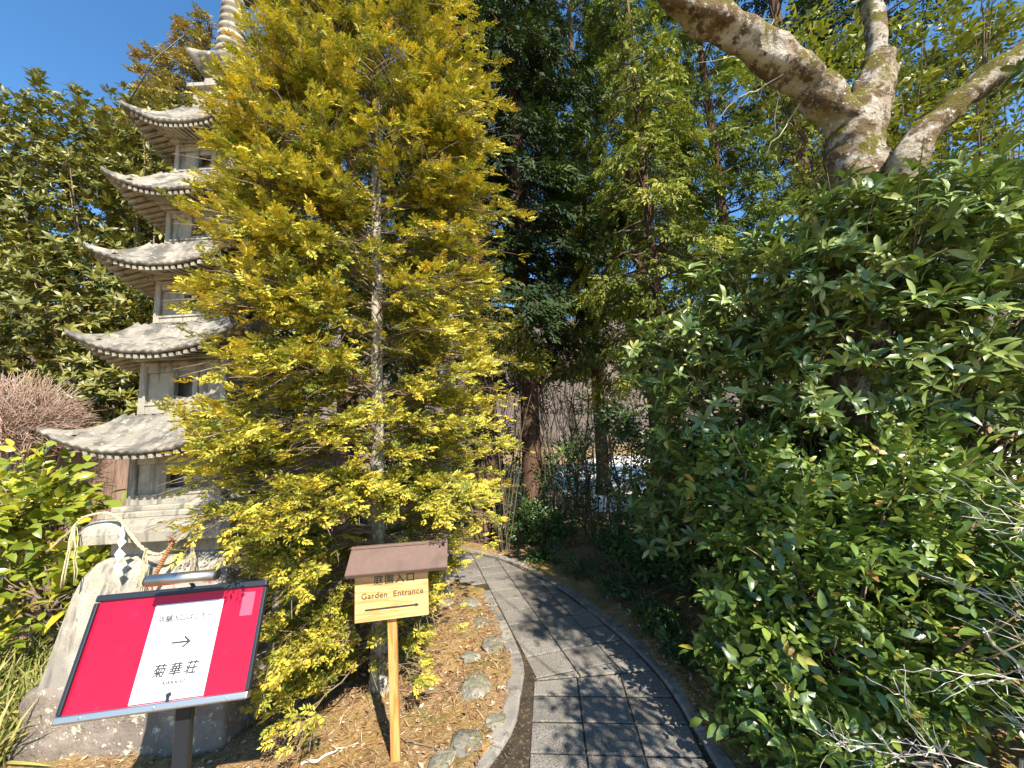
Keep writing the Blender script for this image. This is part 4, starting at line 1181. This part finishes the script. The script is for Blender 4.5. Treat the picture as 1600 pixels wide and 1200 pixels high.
p_ = at(545, 700, 8.2); big_conifer("cedar_tree", (p_.x, p_.y, 0), "cedar with a broad sunlit brown trunk glimpsed through the yellow foliage", 14, 0.26, 3.6, 2.0, 45, CED_L, 34, zmax=11)
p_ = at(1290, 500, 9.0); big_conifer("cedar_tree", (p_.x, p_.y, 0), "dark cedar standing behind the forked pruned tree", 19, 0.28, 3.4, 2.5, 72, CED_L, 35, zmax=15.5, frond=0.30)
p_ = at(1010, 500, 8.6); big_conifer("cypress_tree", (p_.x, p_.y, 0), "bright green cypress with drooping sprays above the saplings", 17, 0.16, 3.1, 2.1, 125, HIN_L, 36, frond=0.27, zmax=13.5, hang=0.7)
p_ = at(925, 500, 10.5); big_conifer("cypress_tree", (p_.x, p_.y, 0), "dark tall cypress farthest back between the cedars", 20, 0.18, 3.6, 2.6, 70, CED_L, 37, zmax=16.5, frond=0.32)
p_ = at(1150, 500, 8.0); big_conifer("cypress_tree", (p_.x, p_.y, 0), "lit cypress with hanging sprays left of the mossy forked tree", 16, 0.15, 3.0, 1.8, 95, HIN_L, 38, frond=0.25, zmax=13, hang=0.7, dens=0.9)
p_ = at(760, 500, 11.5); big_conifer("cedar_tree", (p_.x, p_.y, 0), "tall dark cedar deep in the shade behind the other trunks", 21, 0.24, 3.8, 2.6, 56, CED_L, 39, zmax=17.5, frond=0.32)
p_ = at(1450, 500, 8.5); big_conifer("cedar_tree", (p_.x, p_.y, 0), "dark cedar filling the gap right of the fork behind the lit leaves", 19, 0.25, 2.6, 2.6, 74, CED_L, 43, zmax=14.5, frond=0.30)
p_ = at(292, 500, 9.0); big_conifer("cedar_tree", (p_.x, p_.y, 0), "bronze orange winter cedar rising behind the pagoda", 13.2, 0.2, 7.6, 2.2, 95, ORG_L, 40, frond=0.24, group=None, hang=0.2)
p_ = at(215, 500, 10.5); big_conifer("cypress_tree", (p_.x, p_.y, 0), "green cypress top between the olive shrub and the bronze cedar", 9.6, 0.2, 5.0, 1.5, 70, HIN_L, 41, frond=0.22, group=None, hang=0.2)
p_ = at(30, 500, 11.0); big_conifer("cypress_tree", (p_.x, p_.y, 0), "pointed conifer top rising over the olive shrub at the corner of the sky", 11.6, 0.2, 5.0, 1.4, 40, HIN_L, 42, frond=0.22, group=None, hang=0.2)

# ------------------------------------------------------------------ shrubs on the left
shrub("rhododendron_shrub", (-5.2, 5.4, 0), "tall olive green rhododendron thicket filling the space left of the pagoda", "shrub",
      [(-6.6, 5.4, 5.7, 1.3, 1.0, 1.35), (-5.2, 5.6, 5.7, 1.2, 0.9, 1.25), (-4.1, 5.7, 5.3, 1.0, 0.8, 1.1), (-5.8, 5.1, 3.7, 1.3, 0.9, 0.9), (-4.3, 5.1, 3.3, 1.0, 0.8, 0.85), (-7.4, 5.2, 3.6, 1.2, 0.9, 1.6), (-3.4, 5.2, 3.9, 0.8, 0.7, 0.8), (-3.4, 5.0, 2.4, 0.9, 0.7, 0.8), (-5.0, 4.9, 2.4, 1.0, 0.6, 0.7)],
      8800, 'rosette', 0.116, RHL_L, 51, [(V * np.array([0.86, 1, 0.8]), Q, T) for V, Q, T in MID_T], k=7, shell=0.20, lump=0.26, f=4.2, bark=bark_mid, stem_r=0.03, inner=0.25, spread=(0.8, 1.35))
shrub("broad_leaf_shrub", (-3.62, 3.25, 0), "glossy yellow green broad leaved shrub beside the pagoda stand", "shrub",
      [(-3.75, 3.05, 1.22, 0.48, 0.4, 0.38), (-4.15, 3.2, 1.25, 0.5, 0.4, 0.5), (-3.35, 3.1, 0.72, 0.45, 0.35, 0.45), (-3.7, 2.9, 0.6, 0.45, 0.35, 0.35)],
      330, 'alternate', 0.125, AUC_L, 52, CAM_T, single=300, k=5, shell=0.30, lump=0.40, f=4.5, bark=bark_mid, stem_r=0.012, inner=0.3, length=0.22)
# clipped dome of bare pinkish twigs
tc0 = at(40, 640, 4.0)
tw_root = empty("twig_shrub", (tc0.x, 4.0, 0), "rounded dome of bare pinkish brown twigs above the fence", "shrub")
r = np.random.default_rng(53); w_ = Wood()
cen = np.array([tc0.x - 0.15, 4.0, 1.78])
for i in range(2600):
    u = unit(1, r)[0]; u[2] = abs(u[2]) * 0.9 - 0.12; u = norm(u)
    e = cen + u * np.array([0.74, 0.55, 0.74]) * r.uniform(0.78, 1.05)
    s = cen + (e - cen) * r.uniform(0.35, 0.7) + r.normal(size=3) * 0.07
    w_.add(bez(s, e + r.normal(size=3) * 0.05, 0.02, 4, 0.018, r), np.linspace(0.0045, 0.0018, 4), 3)
for i in range(14):
    u = unit(1, r)[0]; u[2] = abs(u[2])
    w_.add(bez([cen[0] + r.normal() * 0.05, 4.0 + r.normal() * 0.05, 0], cen + u * 0.5, 0, 6, 0.03, r), np.linspace(0.02, 0.006, 6), 5)
o = link("twigs", w_.mesh("twigs"), twig_red, tw_root); o["kind"] = "stuff"

# ------------------------------------------------------------------ wooden fence behind the pagoda
FYY = 4.55
fence = empty("wooden_fence", (-5.0, FYY, 0), "dark brown board fence with a capping rail behind the pagoda", "fence")
r = np.random.default_rng(55)
x = -8.2
bd = boxme("board", (0.165, 0.022, 1.78), 0.003, 1); bd.materials.append(fence_mat)
while x < -2.0:
    o = bpy.data.objects.new("board", bd); COL.objects.link(o); o.parent = fence
    o.location = (x + 5.0, r.uniform(-0.006, 0.006), 0.90 + r.uniform(-0.01, 0.01)); x += 0.172
for x in np.arange(-8.0, -2.0, 1.2):
    o = link("post", boxme("post", (0.10, 0.10, 1.90), 0.006), fence_mat, fence, loc=(x + 5.0, 0.075, 0.93))
link("capping_rail", boxme("capping_rail", (6.3, 0.17, 0.06), 0.008), fence_mat, fence, loc=(-0.1, 0.03, 1.84))
link("lower_rail", boxme("lower_rail", (6.3, 0.05, 0.09), 0.006), fence_mat, fence, loc=(-0.1, -0.045, 0.55))

# ------------------------------------------------------------------ right-hand shrubs
shrub("rhododendron_shrub", (2.5, 3.5, 0), "dark glossy rhododendron with leaf rosettes below the forked tree", "shrub",
      [(2.15, 2.62, 1.95, 0.5, 0.3, 0.5), (2.65, 2.4, 2.1, 0.5, 0.3, 0.5), (1.55, 3.45, 2.25, 0.52, 0.5, 0.42), (2.30, 2.42, 2.72, 0.45, 0.26, 0.50), (2.75, 2.25, 2.75, 0.40, 0.28, 0.45), (2.25, 3.2, 2.75, 0.62, 0.55, 0.50), (2.95, 2.75, 2.75, 0.75, 0.55, 0.55), (3.5, 2.5, 2.35, 0.7, 0.6, 0.8), (1.75, 3.25, 1.62, 0.55, 0.5, 0.45), (2.6, 2.95, 1.95, 0.75, 0.6, 0.7), (1.45, 3.5, 1.0, 0.42, 0.45, 0.5), (2.2, 3.4, 1.0, 0.7, 0.5, 0.7), (3.2, 2.7, 1.3, 0.7, 0.5, 0.8), (3.9, 1.7, 2.9, 0.45, 0.45, 0.6), (3.6, 1.9, 3.6, 0.4, 0.35, 0.35)],  # last two lobes, out of view, added to shade its right side
      2900, 'rosette', 0.116, RHO_L, 61, RHO_T, single=300, k=7, shell=0.15, lump=0.34, f=4.6, bark=bark_dark, stem_r=0.013, inner=0.30, cull=False)
shrub("camellia_shrub", (1.75, 2.4, 0), "dense glossy camellia bush spilling over the path kerb", "shrub",
      [(1.65, 2.35, 0.95, 0.52, 0.45, 0.42), (1.35, 2.25, 0.48, 0.36, 0.40, 0.36), (1.85, 2.15, 0.45, 0.50, 0.42, 0.38), (2.25, 2.25, 1.05, 0.50, 0.42, 0.50), (1.55, 2.75, 1.25, 0.42, 0.40, 0.35), (2.5, 1.85, 0.6, 0.5, 0.42, 0.5), (1.20, 2.12, 0.30, 0.28, 0.42, 0.30), (1.28, 1.72, 0.20, 0.28, 0.30, 0.22)],
      2400, 'alternate', 0.078, CAM_L, 62, CAM_T, single=300, k=6, shell=0.17, lump=0.34, f=4.6, bark=bark_mid, stem_r=0.016, inner=0.35)
# bleached bare twigs in front of the camellia
bs = empty("bare_shrub", (1.85, 1.5, 0), "leafless shrub of tangled bleached twigs in front of the camellia", "shrub")
r = np.random.default_rng(63); w_ = Wood()
def grow(p, d, ln, rad, depth):
    e = p + d * ln
    pts = bez(p, e, 0.02 * ln, 6, 0.035 * ln, r)
    w_.add(pts, np.linspace(rad, rad * 0.6, 6), 5)
    if depth == 0: return
    for q in range(r.integers(3, 5)):
        f = r.uniform(0.35, 1.0)
        b_ = pts[min(5, int(f * 5))]
        nd = norm(d + r.normal(size=3) * 0.62 + np.array([-0.10, 0, 0.05]))
        grow(b_, nd, ln * r.uniform(0.5, 0.8), max(0.0014, rad * 0.55), depth - 1)
for q in range(12):
    a = np.array([1.85 + r.normal() * 0.12, 1.5 + r.normal() * 0.1, r.uniform(0.0, 0.85)])
    grow(a, norm(np.array([r.uniform(-0.7, 0.5), r.uniform(-0.5, 0.3), r.uniform(0.35, 1.0)])), r.uniform(0.32, 0.55), 0.0062, 3)
link("twigs", w_.mesh("twigs", 0.002, 30, 5), twig_white, bs)

# ------------------------------------------------------------------ mossy forked tree, heavily pruned
pt = empty("pruned_tree", (2.55, 2.85, 0), "old forked tree with thick mossy sawn limbs against the sky", "tree")
jn = at(1338, 205, 2.7)
def limb(name, pts, rads, seed, par=pt, amp=0.032, n=60):
    C = spline([np.array(p, float) for p in pts], n); R_ = np.interp(np.linspace(0, 1, n), np.linspace(0, 1, len(rads)), rads)
    V, Q, T = tube(C, R_, 36)
    cc = np.repeat(C, 36, axis=0); cc = np.vstack([cc, C[-1:]])
    V = V + norm(V - cc + 1e-9) * (amp * wob(V, 6, seed) + 0.30 * amp * wob(V, 17, seed + 3) + 0.12 * amp * wob(V, 48, seed + 4))[:, None]
    return link(name, np_mesh(name, V, [Q, T], smooth=True), bark_moss, par)
limb("trunk", [(2.55, 2.9, -0.1), (2.52, 2.85, 1.2), (2.56, 2.8, 2.4), at(1335, 290, 2.72), jn, at(1352, 165, 2.7)], [0.22, 0.18, 0.175, 0.195, 0.19, 0.13], 71)
limb("limb", [at(1338, 215, 2.7), at(1300, 165, 2.66), at(1240, 115, 2.6), at(1170, 60, 2.52), at(1100, 18, 2.46), at(1045, -15, 2.42), at(1015, -90, 2.42)], [0.145, 0.138, 0.130, 0.125, 0.122, 0.12, 0.10], 72)
limb("limb", [at(1345, 200, 2.7), at(1362, 140, 2.7), at(1372, 95, 2.7)], [0.145, 0.118, 0.105], 73, n=20)
limb("limb", [at(1370, 110, 2.7), at(1368, 50, 2.72), at(1360, -30, 2.74), at(1350, -160, 2.76)], [0.085, 0.072, 0.068, 0.06], 74, n=20, amp=0.012)
limb("limb", [(2.6, 2.74, 2.75), at(1412, 262, 2.45), at(1452, 205, 2.40), at(1510, 150, 2.33), at(1570, 108, 2.26), at(1640, 55, 2.2), at(1760, -30, 2.1)], [0.105, 0.102, 0.097, 0.092, 0.088, 0.083, 0.075], 75)
r = np.random.default_rng(76)
lb = spline([at(1338, 215, 2.7), at(1300, 165, 2.66), at(1240, 115, 2.6), at(1170, 60, 2.52), at(1100, 18, 2.46)], 40)
for q in range(11):
    w_ = Wood(); st = lb[r.integers(2, 39)]; d = norm(np.array([r.uniform(-1, 0.6), r.uniform(0, 0.5), r.uniform(-0.7, 0.7)]))
    w_.add(bez(st, st + d * r.uniform(0.35, 0.75), 0.05, 8, 0.03, r), np.linspace(0.006, 0.002, 8), 4)
    link("twig", w_.mesh("twig"), twig_white, pt)

# ------------------------------------------------------------------ sunlit broadleaf trees behind it
def leaf_tree(name, loc, label, lobes, n, size, mat, seed, tpls, k=7, group=None, r_tr=0.09, **kw):
    root = shrub(name, loc, label, "tree", lobes, n, 'alternate', size, mat, seed, tpls, k=k, group=group, shell=0.3, lump=0.3, bark=bark_dark, stem_r=0.022, inner=0.5, **kw)
    c = np.mean(np.array(lobes)[:, :3], axis=0)
    w = Wood(); w.add(spline([np.array(loc) - UP * 0.1, np.array(loc) * [1, 1, 0] + UP * c[2] * 0.5, c + UP * 0.6], 14), np.linspace(r_tr, r_tr * 0.35, 14), 9)
    link("trunk", w.mesh("trunk", 0.008, 8, seed), bark_dark, root)
    return root
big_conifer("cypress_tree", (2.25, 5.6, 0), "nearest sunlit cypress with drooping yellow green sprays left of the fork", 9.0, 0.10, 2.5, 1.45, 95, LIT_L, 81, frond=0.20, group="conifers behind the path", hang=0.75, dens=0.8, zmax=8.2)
leaf_tree("evergreen_tree", (4.9, 4.3, 0), "sunlit evergreen tree with long yellow green leaves behind the pale limb", [(4.3, 4.0, 4.6, 1.0, 0.8, 1.2), (5.3, 3.9, 4.2, 1.0, 0.8, 1.3), (3.7, 4.1, 5.7, 0.9, 0.7, 0.9), (5.4, 3.7, 5.8, 1.1, 0.8, 0.8), (3.9, 4.2, 3.5, 0.8, 0.7, 0.7)], 1500, 0.095, OAK_L, 82, MID_T, length=0.22)

# ------------------------------------------------------------------ shaded undergrowth along the far side of the path
und = [
 ((0.15, 6.2), "low dark evergreen bush at the foot of the straight cedar trunk", [(0.15, 6.0, 0.42, 0.55, 0.4, 0.38), (0.55, 5.9, 0.30, 0.4, 0.35, 0.28)], 420, 0.075),
 ((1.15, 5.9), "loose dark evergreen bush with pale gravel showing through its leaves", [(1.0, 5.8, 0.75, 0.55, 0.45, 0.65), (1.45, 5.7, 0.5, 0.5, 0.4, 0.45), (0.8, 5.9, 1.35, 0.4, 0.35, 0.4)], 240, 0.075),
 ((1.9, 5.2), "dark leafy bush behind the left edge of the rhododendron", [(1.75, 5.1, 0.8, 0.55, 0.45, 0.7), (2.1, 5.0, 1.5, 0.6, 0.5, 0.6), (1.4, 5.2, 1.7, 0.4, 0.35, 0.4)], 620, 0.075),
 ((1.45, 4.4), "low dark bush by the kerb under the rhododendron", [(1.45, 4.35, 0.35, 0.42, 0.45, 0.32), (1.25, 4.9, 0.35, 0.35, 0.4, 0.3), (1.7, 3.8, 0.4, 0.4, 0.4, 0.35)], 620, 0.07),
 ((-0.35, 7.4), "dark bush behind the two cedar trunks", [(-0.5, 7.4, 0.8, 0.8, 0.5, 0.75), (0.0, 7.5, 1.5, 0.55, 0.45, 0.6), (-1.3, 7.6, 1.3, 0.6, 0.5, 0.9)], 600, 0.085),
 ((-1.6, 5.9), "dark evergreen bush behind the slim conifer", [(-1.6, 5.9, 0.9, 0.7, 0.5, 0.8), (-1.0, 6.0, 1.5, 0.55, 0.45, 0.55), (-2.0, 5.7, 1.9, 0.6, 0.5, 0.6), (-1.75, 5.3, 3.0, 0.75, 0.4, 0.7), (-2.2, 5.2, 4.0, 0.7, 0.4, 0.7), (-1.3, 5.4, 3.9, 0.6, 0.4, 0.6)], 1500, 0.085),  # three upper lobes added to darken the gaps behind the yellow conifer
 ((1.3, 8.6), "dark tangled bush behind the thin bare stems", [(0.5, 7.2, 0.9, 0.35, 0.3, 0.6), (1.2, 7.4, 1.35, 0.45, 0.4, 0.45), (0.6, 8.6, 0.8, 0.5, 0.4, 0.6), (1.5, 8.7, 1.3, 0.7, 0.4, 0.5), (2.4, 8.4, 1.5, 0.6, 0.5, 0.7), (0.8, 9.2, 2.6, 0.7, 0.4, 0.6), (1.7, 9.3, 2.3, 0.6, 0.4, 0.6)], 480, 0.085),
 ((-0.2, 5.9), "leafy evergreen sapling lit between the yellow conifer and the cedar trunk", [(-0.15, 5.6, 3.1, 0.55, 0.45, 0.5), (0.25, 5.7, 2.75, 0.45, 0.4, 0.35), (-0.6, 5.6, 3.5, 0.5, 0.45, 0.45)], 420, 0.10),
]
for i, ((x, y), lab, lobes, n, sz) in enumerate(und):
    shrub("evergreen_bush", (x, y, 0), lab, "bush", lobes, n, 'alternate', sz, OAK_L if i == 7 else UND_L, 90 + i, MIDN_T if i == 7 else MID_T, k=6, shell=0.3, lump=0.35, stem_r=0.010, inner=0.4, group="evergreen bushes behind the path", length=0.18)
shrub("ground_cover_plant", (1.15, 3.7, 0), "low leafy ground cover hugging the outer kerb of the path", "plant",
      [(1.12, 2.95, 0.06, 0.16, 0.30, 0.10), (1.12, 3.45, 0.08, 0.22, 0.35, 0.13), (0.98, 4.05, 0.08, 0.25, 0.35, 0.14), (0.72, 4.7, 0.08, 0.28, 0.32, 0.15), (0.30, 5.2, 0.08, 0.3, 0.28, 0.16)], 520, 'alternate', 0.055, UND_L, 120, MID_T, k=6, shell=0.5, stem_r=0.004, length=0.08)
# thin bare saplings in front of the hillside
sl = empty("sapling_thicket", (0.75, 7.6, 0), "thicket of thin bare upright stems between cedar trunk and cypress", "thicket")
r = np.random.default_rng(97)
for i in range(34):
    x, y = 0.35 + r.uniform(0, 1.6), 7.3 + r.uniform(-0.4, 0.9); h = r.uniform(2.2, 4.0)
    w_ = Wood(); t_ = np.array([x + r.normal() * 0.42, y + r.normal() * 0.2, h])
    P_ = bez([x, y, -0.02], t_, 0, 9, 0.05, r); w_.add(P_, np.linspace(r.uniform(0.010, 0.022), 0.004, 9), 6)
    for _ in range(5):
        b_ = P_[r.integers(3, 8)]; w_.add(bez(b_, b_ + np.array([r.normal() * 0.2, r.normal() * 0.12, r.uniform(0.2, 0.6)]), 0, 5, 0.012, r), np.linspace(0.005, 0.002, 5), 4)
    link("stem", w_.mesh("stem"), bark_dark if i % 3 else bark_mid, sl)

# ------------------------------------------------------------------ tree beside the camera, out of frame, that dapples the path
leaf_tree("shade_tree", (2.95, -0.9, 0), "spreading evergreen whose shade dapples the path beside the camellia", [(1.68, 0.15, 2.35, 0.36, 0.55, 0.22), (2.40, 0.02, 3.75, 0.50, 0.5, 0.35), (2.75, 0.10, 4.45, 0.55, 0.5, 0.35)], 330, 0.085, UND_L, 99, MID_T, length=0.22, cull=False)

# ------------------------------------------------------------------ rocks
UPV = np.array([0.0, 0.0, 1.0])
def rock(px, py, w, h, label, seed, group="edging stones in the bed", yscale=0.8):
    p = on_ground(px, py)
    bm = bmesh.new(); bmesh.ops.create_icosphere(bm, subdivisions=4, radius=1.0)
    me = bm_mesh("edging_stone", bm, True)
    V = np.empty(len(me.vertices) * 3, np.float32); me.vertices.foreach_get("co", V); V = V.reshape(-1, 3).astype(float)
    V = V * (1 + 0.26 * wob(V, 1.5, seed) + 0.08 * wob(V, 3.6, seed + 1) + 0.02 * wob(V, 12, seed + 2))[:, None]
    for q in range(7):
        nq = unit(1, np.random.default_rng(seed * 31 + q))[0]; dq = V @ nq; V = V - np.maximum(dq - 0.74, 0)[:, None] * nq * 0.85
    V[:, 2] = np.where(V[:, 2] > 0.5, 0.5 + (V[:, 2] - 0.5) * 0.5, V[:, 2])
    V *= np.array([w / 2, w / 2 * yscale, h])
    me.vertices.foreach_set("co", V.astype(np.float32).ravel()); me.update()
    o = link("edging_stone", me, rock_mat); o.location = (p.x, p.y, h * 0.02); o.rotation_euler = (0, 0, seed * 1.3)
    return tag(o, label, "stone", group)
rock(745, 1082, 0.25, 0.11, "largest rounded mossy stone in the bed beside the kerb", 1)
rock(728, 1168, 0.24, 0.055, "flat grey green stone near the foot of the sign post", 2)
rock(690, 1192, 0.17, 0.05, "flat stone closest to the wooden sign post", 3)
rock(768, 1012, 0.24, 0.06, "low stone beside the kerb above the largest rounded stone", 4)
rock(738, 1030, 0.17, 0.05, "small sunken stone just behind the largest rounded stone", 5)
rock(752, 975, 0.22, 0.06, "pale stone where the kerb starts to curve", 6)
rock(735, 945, 0.28, 0.07, "pale stone between the slim trunk and the path", 7)
rock(775, 1130, 0.15, 0.045, "half buried stone against the kerb in front of the largest one", 8)
rock(1000, 905, 0.22, 0.10, "shaded stone under the bushes beyond the kerb", 9)
# upright grey stones behind the sign roof
def slab_stone(px, y, w, h, d, label, seed, yaw):
    p = at(px, 800, y)
    bm = bmesh.new(); add_box(bm, (0, 0, h / 2 - 0.05), (w, d, h), 0.02, seg=2)
    bmesh.ops.subdivide_edges(bm, edges=[e for e in bm.edges if e.calc_length() > 0.1], cuts=5, use_grid_fill=True)
    me = bm_mesh("standing_stone", bm, True); rough_up(me, 0.02, 6, seed); rough_up(me, 0.006, 22, seed + 1)
    o = link("standing_stone", me, granite); o.location = (p.x, y, 0); o.rotation_euler = (0, 0, yaw)
    return tag(o, label, "stone", "grey standing stones")
slab_stone(625, 4.5, 0.42, 0.95, 0.2, "grey standing stone just behind the sign roof", 5, 0.2)
slab_stone(590, 4.8, 0.30, 1.05, 0.2, "grey standing stone half hidden behind the pale trunk", 6, -0.1)

# ------------------------------------------------------------------ litter and dry grass
r = np.random.default_rng(101)
def ground_scatter(name, label, regions, n, size, mat, tpls, seed, lift=0.006, flat=0.35):
    r = np.random.default_rng(seed); P = []
    for (x0, x1, y0, y1, wgt) in regions:
        m = int(n * wgt); P.append(np.column_stack([r.uniform(x0, x1, m), r.uniform(y0, y1, m)]))
    P = np.vstack(P); ins = inside(PATH_POLY, P[:, 0], P[:, 1]); P = P[~ins | (r.random(len(P)) < 0.03)]
    inn = inside(PATH_POLY, P[:, 0], P[:, 1])
    z = np.where(inn, 0.003, ground_z(P[:, 0], P[:, 1])) + lift * r.uniform(0.4, 1.4, len(P))
    P = np.column_stack([P, z]); m = len(P)
    D = np.column_stack([r.normal(size=(m, 2)), r.normal(size=m) * 0.25]); N = UP + r.normal(size=(m, 3)) * flat
    o = link(name, foliage_mesh(name, tpls, P, D, N, size * r.uniform(0.5, 1.4, m), r.uniform(0, 1, m), False, seed), mat)
    return tag(o, label, None, kind="stuff")
ground_scatter("leaf_litter", "dry leaves and chips strewn over the bed", [(-2.4, -0.1, 1.5, 4.2, 0.5), (0.9, 2.0, 1.4, 5.5, 0.6), (-0.6, 1.2, 5.2, 7.5, 0.15)], 7000, 0.036, LITTER, SM_T, 102)
NEED = [small_leaf_tpl(0.07, 0.1, 0.05)]
ground_scatter("needle_litter", "fallen brown needles and straws over the bed", [(-2.4, -0.1, 1.5, 4.2, 0.8), (0.9, 2.5, 1.4, 5, 0.2)], 16000, 0.055, LITTER, NEED, 103)
# dry grass at the left edge beside the foundation
m = 2600; P = np.column_stack([r.uniform(-3.9, -2.75, m), r.uniform(2.1, 3.4, m)]); P = np.column_stack([P, ground_z(P[:, 0], P[:, 1])])
D = UP * 0.8 + r.normal(size=(m, 3)) * 0.5; D[:, 2] = np.abs(D[:, 2]) * 0.9 + 0.15
o = link("grass", foliage_mesh("grass", [leaf_tpl(0.045, 0.3, 0.55, 0.4, 0.8)], P, D, r.normal(size=(m, 3)), 0.26 * r.uniform(0.5, 1.4, m), r.uniform(0, 1, m), True, 5), GRASS_L)
tag(o, "dry yellowed grass beside the pagoda foundation", None, kind="stuff")
# fallen sticks
for i, (a_, b_, lab) in enumerate([((470, 1198), (560, 1165), "pale fallen stick lying in the bed left of the sign post"), ((600, 1150), (690, 1185), "thin dark twig lying between the sign post and the stones"), ((640, 1090), (720, 1075), "thin bent twig lying before the largest rounded stone")]):
    A, B_ = np.array(on_ground(*a_)), np.array(on_ground(*b_)); w_ = Wood(); P_ = bez(A, B_, 0.0, 9, 0.012, r)
    P_[:, 2] = ground_z(P_[:, 0], P_[:, 1]) + 0.012
    w_.add(P_, np.linspace(0.008 if i == 0 else 0.004, 0.003, 9), 6)
    tag(link("fallen_stick", w_.mesh("fallen_stick"), twig_white if i == 0 else bark_mid), lab, "stick", "sticks on the ground")
